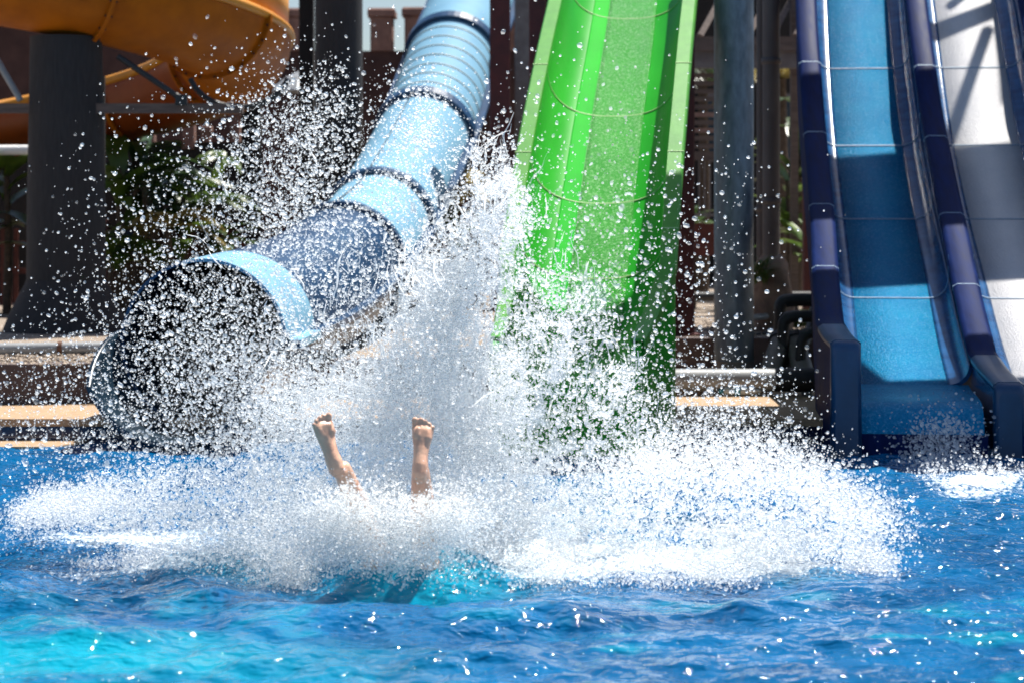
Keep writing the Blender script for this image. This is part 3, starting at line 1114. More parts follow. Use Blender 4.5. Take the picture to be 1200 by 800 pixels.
    for k, (name, off, h0, h1) in enumerate((('side_wall', -PITCH / 2, .44, .40), ('divider', PITCH / 2, .40, .14), ('divider', PITCH * 1.5, .40, .14))):
        pth = shift(full, off)
        fr = frames(pth)
        m_ = len(fr)
        S = cumlen(pth)
        body = []
        caps = []
        for i, (p_, t_, s_, n_) in enumerate(fr):
            u = i / (m_ - 1)
            h = h0 + (h1 - h0) * max(0, (u - .45) / .55) ** 1.2
            up = (n_ * (1 - u) + Vector((0, 0, 1)) * u).normalized()
            top = p_ + up * h
            lo = p_ - n_ * .18 if i < len(pb) else Vector((p_.x, p_.y, -.4))
            if i >= len(pb) - 8:
                lo = Vector((p_.x, p_.y, min(lo.z, p_.z - .18 - .06 * (i - len(pb) + 9))))
            hwid = .085
            body.append([lo - s_ * hwid, lo + s_ * hwid, top + s_ * (hwid - .02), top - s_ * (hwid - .02)])
            caps.append([top - s_ * (hwid + .012) - up * .03, top + s_ * (hwid + .012) - up * .03, top + s_ * (hwid + .012) + up * .002, top + s_ * (hwid - .02) + up * .022, top - s_ * (hwid - .02) + up * .022, top - s_ * (hwid + .012) + up * .002])
        MB().loft([r_[::-1] for r_ in body], True, (True, True), False).build(name, 'lane_inner' if k else 'lane_navy', t)
        cut = int(m_ * .87)
        MB().loft([r_[::-1] for r_ in caps[:cut + 1]], True, (True, True), True).build('coping_cap', 'lane_navy', t)
        MB().loft([r_[::-1] for r_ in caps[cut:]], True, (True, True), True).build('end_cap', 'tube_navy', t)
        # blunt front end going down into the pool
        p_, t_, s_, n_ = fr[-1]
        top = caps[-1][4]
        c = (caps[-1][3] + caps[-1][4]) / 2
        mb = MB()
        hx = Vector((t_.x, t_.y, 0)).normalized()
        rings = []
        for fwd, drop, inset in ((-.02, .003, 0), (.015, .006, 0), (.035, .018, .004), (.048, .04, .014), (.052, .07, .026)):
            o0 = Vector((c.x, c.y, 0)) + hx * fwd
            hw_, zt_, rr_ = .095 - inset, c.z - drop, .045
            ring = [Vector((*(o0 - s_ * hw_).xy, -.4)), Vector((*(o0 + s_ * (hw_ + .012)).xy, -.4))]
            for q in range(6):
                an = R(90) * q / 5
                ring.append(Vector((*(o0 + s_ * (hw_ - rr_ + rr_ * math.cos(an))).xy, zt_ - rr_ + rr_ * math.sin(an))))
            for q in range(6):
                an = R(90) + R(90) * q / 5
                ring.append(Vector((*(o0 + s_ * (-hw_ + rr_ + rr_ * math.cos(an))).xy, zt_ - rr_ + rr_ * math.sin(an))))
            rings.append(ring)
        mb.loft([r_[::-1] for r_ in rings], True, (True, True), True)
        mb.build('wall_end', 'tube_navy', t)
        for fr_ in (.16, .30, .42, .56, .70):
            i = int(fr_ * m_)
            r0 = caps[i]
            p0, tt = fr[i][0], fr[i][1]
            mb = MB()
            a = [v + (v - sum(r0, Vector()) / 6) * .03 - tt * .005 for v in r0]
            b = [v + (v - sum(r0, Vector()) / 6) * .03 + tt * .005 for v in r0]
            mb.loft([a[::-1], b[::-1]], True, (True, True), False)
            mb.build('joint_sealant', 'caulk_blue', t)
    # legs
    for i, off in ((8, -.3), (8, 1.3), (30, -.3), (30, 1.3)):
        p = pb[i]
        MB().lathe((p.x + off, p.y + .1, 0), [(.07, ZG), (.07, p.z - .12)], 14).build('leg', 'maroon', t)


racing_slide()

# ================================================================== COLUMNS, POSTS, PIPES
def galv_column():
    cx, cy = (860 - 600) * 17.0 / F, 17.0
    t = thing('steel_column', (cx, cy, ZC), 'weathered galvanised round steel column behind the pool deck pipe', 'column')
    r = 23.2 * 17 / F
    MB().lathe((cx, cy, 0), [(r, ZC + .16), (r, 2.0), (r, 3.55)], 48).build('shaft', 'galv', t)
    MB().lathe((cx, cy, 0), [(r + .06, 3.552), (r + .06, 3.58)], 32).build('cap_plate', 'galv', t)
    MB().lathe((cx, cy, 0), [(r + .03, ZC), (r + .03, ZC + .02), (r + .006, ZC + .022), (r + .006, ZC + .16)], 48).build('base_sleeve', 'pipe_dull', t)
    mb = MB()
    for k in range(10):
        a = 2 * math.pi * k / 10
        MB().tube([(cx + (r + .02) * math.cos(a), cy + (r + .02) * math.sin(a), ZC + .02), (cx + (r + .02) * math.cos(a), cy + (r + .02) * math.sin(a), ZC + .05)], .012, 6, smooth=False).build('bolt', 'bolt', t)


galv_column()


def pole(name, px0, px1, d, z1, m, label, cat, group=None, joints=(), flat=False, z0=ZG):
    cx = ((px0 + px1) / 2 - 600) * d / F
    r = (px1 - px0) / 2 * d / F
    t = thing(name, (cx, d, z0), label, cat, group)
    if flat:
        MB().box(cx - r, cx + r, d - r, d + r, z0 + .02, z1, .012).build('shaft', m, t)
        MB().box(cx - r * 1.6, cx + r * 1.6, d - r * 1.6, d + r * 1.6, z0 - .005, z0 + .02).build('base_plate', m, t)
    else:
        MB().lathe((cx, d, 0), [(r, z0 - .005), (r, z1)], 28).build('shaft', m, t)
    for j in joints:
        z = EYE + (HOR - j) * d / F
        MB().lathe((cx, d, 0), [(r + .002, z - .03), (r + .012, z - .028), (r + .012, z + .028), (r + .002, z + .03)], 28).build('collar', m, t)
    return t


pole('downpipe', 886.5, 897, 20.6, 3.95, 'brown_pipe', 'thinner brown pipe next to the galvanised column', 'pipe', None, (245,))
pole('downpipe', 893.5, 914, 20.2, 3.9, 'brown_pipe', 'thicker brown pipe with jointed collars standing right of the thinner one', 'pipe', None, (72, 236))
pole('steel_post', 786, 813, 18.6, 3.7, 'maroon', 'maroon steel post just right of the green slide', 'post', None, flat=True)
pole('steel_post', 574, 598, 23.5, 4.2, 'maroon', 'maroon steel post just right of the blue tube slide', 'post', None, flat=True)
pole('steel_post', 620, 640, 20.5, 3.9, 'maroon', 'maroon steel post behind the left rim of the green slide', 'post', None, flat=True)
pole('steel_post', 941, 958, 21.8, 4.0, 'maroon', 'maroon steel post beside the blue lane outer wall', 'post', None, flat=True)
pole('concrete_pillar', 369, 425, 25.0, 4.6, 'concrete_dark', 'dark round pillar behind the spray left of the tube slide', 'column')
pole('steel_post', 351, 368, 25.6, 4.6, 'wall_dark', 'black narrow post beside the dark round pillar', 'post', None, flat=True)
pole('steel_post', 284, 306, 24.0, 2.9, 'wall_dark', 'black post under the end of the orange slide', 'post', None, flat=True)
pole('steel_post', 603, 622, 26.5, 4.6, 'rail', 'grey brown post between tube slide and green slide', 'post', None, flat=True)


def deck_pipes():
    # long horizontal pipe on the deck
    y = 15.55
    r = 13.2 * y / F
    z = ZC + r + .03
    x0, x1 = (770 - 600) * y / F, (962 - 600) * y / F
    t = thing('deck_pipe', ((x0 + x1) / 2, y, ZC), 'long horizontal pipe lying on the deck in front of the steel column', 'pipe')
    xm = (908 - 600) * y / F
    MB().tube([(x0, y, z), (xm, y, z)], r, 22).build('pipe', 'pipe_grey', t)
    MB().tube([(xm, y, z), (x1, y, z)], r + .006, 22).build('end_sleeve', 'pipe_black', t)
    MB().tube([((878 - 600) * y / F, y - .01, z + r * .4), ((903 - 600) * y / F, y - .01, z + r * .4)], r * .62, 14).build('union_fitting', 'pipe_grey', t)
    for px in (785, 850, 945):
        x = (px - 600) * y / F
        MB().box(x - .03, x + .03, y - .07, y + .07, ZC, ZC + .032).build('support_block', 'pad', t)
    # stub pipes rising behind it
    for px, lab in ((908, 'dull beige stub pipe leaning behind the deck pipe, left of two'), (938, 'dull beige stub pipe leaning behind the deck pipe, right of two')):
        d = 16.6
        a = P(px + (-12 if px < 920 else 8), 452, d); b = P(px + (6 if px < 920 else -6), 402, d + .5)
        tt = thing('stub_pipe', (a.x, a.y, ZC), lab, 'pipe', 'stub pipes behind the deck pipe')
        MB().tube([a, b], .085, 18).build('pipe', 'pipe_dull', tt)
        e = b + (b - a).normalized() * .06
        MB().tube([b, e], .10, 18).build('cap', 'pipe_black', tt)
    # black bent pipes
    bends = [([(960, 352, 17.3), (925, 352, 17.3), (916, 356, 17.3), (914, 368, 17.3), (914, 400, 17.3), (914, 428, 17.2)], .055, 'black pipe with a square bend, topmost of the pipe bundle by the blue wall'),
             ([(962, 371, 17.0), (930, 371, 17.0), (921, 375, 17.0), (918, 386, 17.0), (918, 440, 17.0)], .05, 'black pipe with a lower square bend in the bundle by the blue wall'),
             ([(958, 340, 17.9), (952, 380, 17.6), (938, 412, 17.3), (932, 440, 17.0)], .05, 'black pipe slanting down behind the bundle by the blue wall'),
             ([(968, 388, 16.8), (950, 390, 16.8), (940, 398, 16.8), (938, 430, 16.8)], .045, 'thin black pipe lowest of the bundle by the blue wall')]
    for pts, r_, lab in bends:
        pp = catmull([P(*q) for q in pts], 5)
        o = MB().tube(pp, r_, 12).build('bent_pipe', 'pipe_black')
        tag(o, lab, 'pipe')
    o = MB().tube([P(640, 349, 21.5), P(800, 348, 21.5), P(962, 347, 21.3)], .05, 12).build('long_pipe', 'pipe_black')
    tag(o, 'long black pipe running low behind the steel column', 'pipe')
    o = MB().tube(catmull([P(870, 374, 19.0), P(895, 371, 19.2), P(920, 369, 19.4)], 5), .03, 10).build('short_pipe', 'pipe_grey')
    tag(o, 'short pale pipe lying on the gravel behind the steel column', 'pipe')
    o = MB().tube(catmull([P(865, 388, 18.9), P(890, 392, 18.6), P(910, 384, 18.8), P(935, 392, 18.4)], 6), .016, 8).build('hose', 'pipe_black')
    tag(o, 'thin black hose curling on the gravel', 'hose')
    # cables and bottle
    def ground_pt(px, py):
        x, y_ = gp(px, py, ZC + .01)
        return Vector((x, y_, ZC + .012))
    for k, (a, b, m, lab) in enumerate((((772, 463), (905, 459), 'cable', 'tan cable lying on the deck under the pipe'), ((778, 459), (880, 460), 'pipe_black', 'black cable lying on the deck under the pipe'))):
        pts = []
        for q in range(7):
            u = q / 6
            p = ground_pt(a[0] + (b[0] - a[0]) * u, a[1] + (b[1] - a[1]) * u + random.uniform(-1.2, 1.2))
            pts.append(p)
        tag(MB().tube(catmull(pts, 5), .011, 8).build('cable', m), lab, 'cable')
    c = ground_pt(868, 462)
    t = thing('plastic_bottle', (c.x, c.y, ZC), 'small clear plastic bottle with teal band lying on the deck', 'bottle')
    cz = ZC + .036
    MB().tube([(c.x - .13, c.y, cz), (c.x - .12, c.y, cz), (c.x + .07, c.y, cz), (c.x + .12, c.y, cz), (c.x + .15, c.y, cz)], [.026, .034, .034, .018, .015], 16).build('body', 'bottle', t)
    MB().tube([(c.x - .05, c.y, cz), (c.x - .005, c.y, cz)], .0355, 16).build('label_band', 'teal', t)
    MB().tube([(c.x - .165, c.y, cz), (c.x - .132, c.y, cz)], .02, 12).build('cap', 'teal', t)
    # left pipe on the gravel
    d = 15.55
    a, b = P(-160, 417, 15.8), P(132, 408.5, 15.9)
    t = thing('gravel_pipe', ((a.x + b.x) / 2, d, ZG), 'grey pipe lying on the gravel in front of the concrete column', 'pipe')
    z = ZG + .055
    A, B = Vector((a.x, 15.62, z)), Vector((b.x, 16.05, z))
    MB().tube([A, B], .046, 18).build('pipe', 'pipe_grey', t)
    q = A.lerp(B, (68 + 160) / 292.0)
    MB().tube([q - Vector((.018, 0, 0)), q + Vector((.018, 0, 0))], .053, 18).build('strap', 'rust', t)


deck_pipes()

# ================================================================== BACKGROUND STRUCTURES
def pergola():
    d = 23.0
    t = thing('pergola', P(880, 300, d), 'grey brown timber pergola with louvred side panels behind the columns', 'pergola')
    def bx(px0, px1, py0, py1, dd=d, th=.12):
        a, b = P(px0, py1, dd), P(px1, py0, dd)
        return MB().box(a.x, b.x, dd, dd + th, a.z, b.z)
    bx(640, 962, 43, 60).build('beam', 'timber', t)
    bx(640, 962, 60.3, 80, d + .06).build('beam', 'rail', t)
    pan = thing
    for k in range(11):
        y0 = 86 + k * 9.2
        bx(795, 850, y0, y0 + 5.2, d + .2, .03).build('louvre_slat', 'timber' if k not in (5, 7) else 'timber_pink', t)
    bx(793, 852, 183, 188, d + .2, .05).build('rail', 'timber', t)
    for k in range(7):
        x0 = 812 + k * 6.5
        bx(x0, x0 + 1.6, 188, 250, d + .25, .02).build('baluster', 'rail', t)
    bx(795, 860, 250, 254, d + .22, .05).build('rail', 'rail', t)
    bx(795, 862, 262, 300, d + .3, .1).build('low_panel', 'fence_red', t)
    for k in range(5):
        x0 = 820 + k * 28
        a = P(x0, 43, d); b = P(x0 + 40, -30, d + .8)
        MB().tube([a, b], .045, 4, smooth=False).build('rafter', 'timber', t)
    for px in (932, 806):
        a, b = P(px, 40, d), P(px + 9, 40, d)
        MB().box(a.x, b.x, d + .35, d + .45, ZG, 4.4).build('post', 'timber', t)


pergola()


def battlement():
    d = 30.0
    t = thing('battlement_wall', P(460, 255, d), 'dark brown rendered wall topped with pinkish battlements behind the tube slide', 'wall')
    x0, x1 = P(285, 0, d).x, P(640, 0, d).x
    zt = EYE + (HOR - 60) * d / F
    MB().box(x0, x1, d, d + .5, ZG, zt).build('wall', 'wall_brown', t)
    for px0, px1, pt in ((328, 354, 10), (434, 460, 10), (474, 500, 9), (545, 570, 10), (596, 618, 22)):
        a, b = P(px0, 60, d), P(px1, pt, d)
        MB().box(a.x, b.x, d - .04, d + .46, zt, b.z - .12, .02).build('merlon', 'wall_pink', t)
        MB().box(a.x - .04, b.x + .04, d - .08, d + .5, b.z - .12, b.z, .03).build('merlon_cap', 'wall_pink', t)
    a, b = P(338, 96, d - 1.5), P(372, 70, d - 1.5)
    # small thatched canopy
    t2 = thing('umbrella', P(352, 140, 27.0), 'pale grey shade umbrella half hidden in the spray', 'umbrella')
    c = P(352, 85, 27.0)
    MB().lathe((c.x, c.y, c.z - .1), [(.42, -.16), (.40, -.13), (.2, .03), (.02, .12)], 8, False).build('canopy', 'pipe_grey', t2)
    MB().lathe((c.x, c.y, 0), [(.025, ZG), (.025, c.z - .1)], 10).build('pole', 'rail', t2)
    # building far behind, right
    d2 = 33.0
    t3 = thing('building', P(900, 255, d2), 'dark park building behind the pergola and slides', 'building')
    x0, x1 = P(640, 0, d2).x, P(1500, 0, d2).x
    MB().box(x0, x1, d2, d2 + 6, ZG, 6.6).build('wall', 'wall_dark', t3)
    MB().box(x0 - .2, x1 + .2, d2 - .3, d2 + 6.2, 6.6, 6.8).build('roof', 'rail', t3)
    for k, px in enumerate((700, 820, 905, 985)):
        a, b = P(px, 190, d2), P(px + 40, 110, d2)
        f = MB().box(a.x, b.x, d2 - .05, d2, a.z, b.z).build('window', 'rail', t3)
        MB().box(a.x + .06, b.x - .06, d2 - .07, d2 - .052, a.z + .06, b.z - .06).build('pane', 'tube_inside', f)
    # left terrace wall with stumpy posts
    d3 = 25.5
    t4 = thing('terrace_wall', P(150, 255, d3), 'dark terrace wall with pinkish stub posts behind the palms', 'wall')
    x0, x1 = P(-400, 0, d3).x, P(283, 0, d3).x
    zt = EYE + (HOR - 167) * d3 / F
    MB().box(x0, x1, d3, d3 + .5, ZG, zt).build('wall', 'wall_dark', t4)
    for px0, px1, pt in ((20, 36, 140), (170, 181, 138), (214, 228, 134), (236, 246, 150), (271, 281, 132)):
        a, b = P(px0, 167, d3), P(px1, pt, d3)
        f = MB().box(a.x, b.x, d3 - .03, d3 + .12, zt - (.08 if px0 == 214 else 0.0), b.z - .05).build('post', 'wall_pink', t4)
        MB().box(a.x - .02, b.x + .02, d3 - .05, d3 + .14, b.z - .05, b.z + .02, .01).build('post_cap', 'wall_pink', f)
    # far building closing the left side
    d5 = 36.0
    t5 = thing('building', P(100, 255, d5), 'dark brown park building behind the orange slide', 'building')
    x0, x1 = P(-500, 0, d5).x, P(300, 0, d5).x
    MB().box(x0, x1, d5, d5 + 6, ZG, 5.2).build('wall', 'wall_brown', t5)
    MB().box(x0 - .2, x1 + .2, d5 - .3, d5 + 6.2, 5.2, 5.4).build('roof', 'rail', t5)
    # low red fence left
    d6 = 23.6
    t6 = thing('picket_fence', P(150, 300, d6), 'red brown picket fence below the palms', 'fence')
    mbp = MB()
    for k in range(46):
        px = -60 + k * 7.6
        if 20 < px < 90: continue
        a = P(px, 345, d6); b = P(px + 5.2, 250 + 4 * (k % 2), d6)
        MB().box(a.x, b.x, d6, d6 + .02, ZG + .05, EYE + (HOR - 268) * d6 / F + .03 * (k % 2)).build('picket', 'fence_red', t6)
    a, b = P(-70, 0, d6), P(300, 0, d6)
    for py in (286, 318):
        z = EYE + (HOR - py) * d6 / F
        MB().box(a.x, b.x, d6 + .022, d6 + .06, z - .03, z + .03).build('rail', 'fence_red', t6)
    for px in (123, 188, 245):
        a, b = P(px, 0, d6 - .1), P(px + 5, 0, d6 - .1)
        MB().box(a.x, b.x, d6 - .1, d6 - .03, ZG, EYE + (HOR - 258) * d6 / F, .008).build('post', 'maroon', t6)
    c0, c1 = P(128, 300, d6 - .2), P(186, 270, d6 - .2)
    o = MB().box(c0.x, c1.x, d6 - .16, d6 - .115, c0.z, c1.z, .01).build('cloth', 'blue_cloth')
    tag(o, 'dark blue cloth hung over the red fence', 'cloth')
    o = MB().tube([P(-120, 177, 22.0), P(20, 176, 22.2), P(60, 176, 22.2)], .055, 14).build('rail_pipe', 'white_pipe')
    tag(o, 'white pipe rail passing behind the concrete column', 'pipe')
    o = MB().tube([P(-8, 177, 22.05), Vector((P(-8, 177, 22.05).x, 22.05, ZG))], .05, 12).build('rail_support', 'white_pipe')
    tag(o, 'white upright carrying the pipe rail behind the concrete column', 'pipe')


battlement()


# ------------------------------------------------------------------ plants
def blade(mb, base, az, length, width, rise, droop, fold=.15, n=9, ragged=0.0):
    """one broad leaf: an arching strip with a folded midrib"""
    h = Vector((math.cos(az), math.sin(az), 0))
    sd = Vector((-h.y, h.x, 0))
    L_, C_, R_ = [], [], []
    for k in range(n + 1):
        u = k / n
        p = Vector(base) + h * (length * u * math.cos(rise * (1 - u * .6))) + Vector((0, 0, length * (math.sin(rise) * u - droop * u * u)))
        wv = width * (math.sin(math.pi * min(1, u * .93 + .07)) ** .7) * (1 + ragged * random.uniform(-.5, .3))
        if k == n: wv = .004
        C_.append(p); L_.append(p + sd * wv + Vector((0, 0, wv * fold))); R_.append(p - sd * wv + Vector((0, 0, wv * fold)))
    m = n + 1
    mb.add(L_ + C_ + R_, [(k, k + 1, m + k + 1, m + k) for k in range(n)] + [(m + k, m + k + 1, 2 * m + k + 1, 2 * m + k) for k in range(n)], True)


def frond(mb, base, az, length, rise, droop, nl=22, ll=.32):
    h = Vector((math.cos(az), math.sin(az), 0))
    sd = Vector((-h.y, h.x, 0))
    pts = []
    for k in range(nl + 1):
        u = k / nl
        pts.append(Vector(base) + h * (length * u * math.cos(rise * (1 - u * .5))) + Vector((0, 0, length * (math.sin(rise) * u - droop * u * u))))
    mb.tube(pts, [.012 * (1 - .8 * k / nl) for k in range(nl + 1)], 4)
    for k in range(2, nl):
        u = k / nl
        l = ll * math.sin(math.pi * (u * .85 + .12)) * random.uniform(.85, 1.1)
        t_ = (pts[k + 1] - pts[k - 1]).normalized()
        for sg in (1, -1):
            d = (t_ * .65 + sd * sg * .75 + Vector((0, 0, -.22 + random.uniform(-.08, .08)))).normalized()
            wv = t_ * .013
            p = pts[k]
            mid = p + d * l * .5 + Vector((0, 0, .02))
            tip = p + d * l + Vector((0, 0, -.05 * l))
            mb.add([p - wv, p + wv, mid + wv * 1.2, tip, mid - wv * 1.2], [(0, 1, 2, 4), (4, 2, 3)])


def banana(px, d, h, nl, label, mm='leaf', size=1.0, group='banana plants behind the pool'):
    x = (px - 600) * d / F
    t = thing('banana_plant', (x, d, ZG), label, 'plant', group)
    MB().tube([(x, d, ZG - .01), (x + .02, d, ZG + h * .5), (x - .01, d, ZG + h)], [.06 * size, .05 * size, .03 * size], 10).build('stem', 'trunk', t)
    mb = MB()
    for k in range(nl):
        az = 2.4 * k + random.uniform(-.3, .3)
        zz = ZG + h * random.uniform(.55, 1.0)
        blade(mb, (x, d, zz), az, size * random.uniform(.7, 1.15), size * random.uniform(.10, .17), random.uniform(.5, 1.25), random.uniform(.35, .9), .2, 10, .35)
    mb.build('leaves', mm, t)
    return t


def palm(px, d, h, nl, label, mm='leaf_dark', size=1.0, group='palms behind the pool', ll=.34):
    x = (px - 600) * d / F
    t = thing('palm', (x, d, ZG), label, 'palm', group)
    MB().tube([(x, d, ZG - .01), (x + .03, d, ZG + h * .5), (x, d, ZG + h)], [.09 * size, .07 * size, .06 * size], 10).build('trunk', 'trunk', t)
    mb = MB()
    for k in range(nl):
        frond(mb, (x, d, ZG + h), 2.39996 * k + random.uniform(-.2, .2), size * random.uniform(.8, 1.2), random.uniform(.2, 1.2), random.uniform(.4, .9), 20, ll * size)
    mb.build('crown', mm, t)
    return t


palm(195, 21.9, .95, 9, 'low palm with drooping yellow fronds left of the tube mouth', 'leaf_yellow', .75, None, .30)
palm(172, 22.8, 1.5, 12, 'dark palm with arching fronds under the orange slide', 'leaf_dark', .9, None)
palm(235, 23.4, 1.2, 10, 'green palm beside the stub posts', 'leaf', .7, None)
palm(265, 24.6, 1.75, 8, 'small pot palm sprouting above the terrace wall', 'leaf', .45, None)
palm(560, 24.6, 1.4, 8, 'palm between the tube slide and the green slide', 'leaf_yellow', .8, None)
banana(140, 22.4, 1.6, 11, 'banana plant right behind the concrete column', 'leaf', .95, None)
banana(160, 23.2, 2.0, 10, 'tall dark banana plant below the orange slide', 'leaf_dark', 1.0, None)
banana(215, 22.9, 1.3, 10, 'banana plant in front of the terrace wall posts', 'leaf', .8, None)
banana(8, 22.7, 1.7, 10, 'banana plant at the left side of the concrete column', 'leaf', .85, None)
banana(924, 23.8, 1.5, 12, 'banana plant with broad lit leaves beside the maroon post', 'leaf', .85, None)
banana(935, 24.6, 2.4, 12, 'tall banana plant behind the brown pipes', 'leaf_dark', .95, None)
palm(915, 27.0, 2.9, 14, 'tall palm whose fronds hang behind the pergola rafters', 'leaf_yellow', 1.1, None)
palm(823, 27.5, 3.1, 12, 'tall palm behind the pergola beam left of the steel column', 'leaf_dark', 1.0, None)


banana(128, 21.7, .9, 10, 'short banana plant at the right foot of the concrete column', 'leaf', .7, None)
banana(182, 23.3, 1.5, 12, 'banana plant with dark leaves behind the drooping yellow palm', 'leaf_dark', .9, None)
banana(248, 23.2, 1.0, 11, 'leafy banana plant just left of the black post', 'leaf_dark', .8, None)
palm(150, 22.0, .7, 11, 'low green palm between concrete column and tube mouth', 'leaf', .6, None)
banana(-20, 22.6, 1.2, 10, 'banana plant at the picture edge beside the white pipe rail', 'leaf_dark', .9, None)
banana(812, 24.2, 1.2, 9, 'dark banana plant between the green slide and the louvres', 'leaf_dark', .7, None)
banana(943, 23.0, .9, 12, 'low bright banana plant between boulder and blue wall', 'leaf', .6, None)
banana(530, 25.2, 1.1, 10, 'banana plant behind the upper tube slide', 'leaf_dark', .9, None)


def boulder():
    d = 19.5
    c = P(904, 322, d)
    prof = []
    mb = MB()
    rings = []
    rx, ry = 25 * d / F, .3
    for k in range(9):
        u = k / 8
        z = ZG - .02 + u * (EYE + (HOR - 299) * d / F - ZG)
        s = (1 - .30 * (max(0, u - .6) / .4) ** 2) * (.94 + .06 * math.sin(5 * u + .6))
        if k == 8: s *= .72
        rings.append([(c.x + rx * s * math.copysign(abs(math.cos(a)) ** .7, math.cos(a)) * (1 + .07 * math.sin(3 * a + k)), d + ry * s * math.copysign(abs(math.sin(a)) ** .7, math.sin(a)), z + .03 * math.sin(2 * a + 1)) for a in [2 * math.pi * j / 20 for j in range(20)]])
    mb.loft(rings, True, (True, True), True)
    tag(mb.build('boulder', 'rock'), 'squarish tan boulder behind the steel column', 'rock')
    mb = MB()
    for k in range(240):
        if k < 120:
            b = P(random.uniform(880, 900), 0, d - .33); z0 = EYE + (HOR - random.uniform(312, 334)) * d / F
        else:
            b = P(random.uniform(922, 945), 0, d + .6); z0 = ZG
        az = random.random() * 6.28
        blade(mb, (b.x, b.y + random.uniform(-.1, .1), z0), az, random.uniform(.12, .28), .008, random.uniform(.8, 1.45), .4, .1, 4)
    tag(mb.build('grass', 'grass'), 'tufts of grass growing round the boulder', 'grass', kind='stuff')


boulder()

# ================================================================== OVERHEAD SHADE CASTERS (added above the frame, shaped for the shadows on the slides)
def shade_casters():
    t = thing('overhead_shade_caster', (4.6, 16.8, 6.4), 'unseen overhead deck and beams added to shade the slides and pool edge', 'shade caster')
    def deck(x0, x1, y0, y1, z, name='deck'):
        MB().box(x0, x1, y0, y1, z, z + .12).build(name, 'roof_metal', t)
    k = SUN / SUN.z
    zt = 6.4
    # front deck: its shadow lies over the pool edge and the ends of the slides
    zt = 6.4
    sh = zt - .155
    foot = [(-.2, 13.85), (.86, 13.85), (.95, 14.68), (2.2, 14.68), (2.5, 13.95), (7.0, 13.85), (7.0, 12.2), (-.2, 12.2)]
    MB().prism([(x + k.x * sh, y + k.y * sh) for x, y in foot][::-1], zt, zt + .12).build('deck', 'roof_metal', t)
    # rear deck: its shadow crosses the racing lanes
    zt2 = 7.4
    a = P(1000, 176, 18.0); b = P(1000, 332, 15.85)
    ya = a.y + k.y * (zt2 - a.z)
    yb = b.y + k.y * (zt2 - b.z)
    deck(2.1 + k.x * 5.6, 12.5, yb, ya, zt2)
    # beams added up the sun line; they throw the crossing shadows on the white lane
    def up(p, z):
        return p + k * (z - p.z)
    for (a0, b0, r_, nm) in ((P(1101, 196, 17.8), P(1152, 58, 19.3), .06, 'truss_brace'), (P(1082, 64, 19.3), P(1168, 36, 19.6), .10, 'truss_chord'), (P(1108, 30, 19.7), P(1150, -12, 20.1), .05, 'truss_brace'), (P(1165, 60, 19.3), P(1172, 150, 18.4), .05, 'truss_brace')):
        MB().tube([up(a0, zt2 + .5), up(b0, zt2 + .9)], r_, 8).build(nm, 'roof_metal', t)
    for x, y in ((9.3, 16.2), (9.3, yb + .4), (12.3, yb + .5)):
        MB().lathe((x, y, 0), [(.15, -.5 if y < 14 else ZC), (.15, zt if y < 17.5 else zt2)], 16).build('leg', 'maroon', t)


shade_casters()

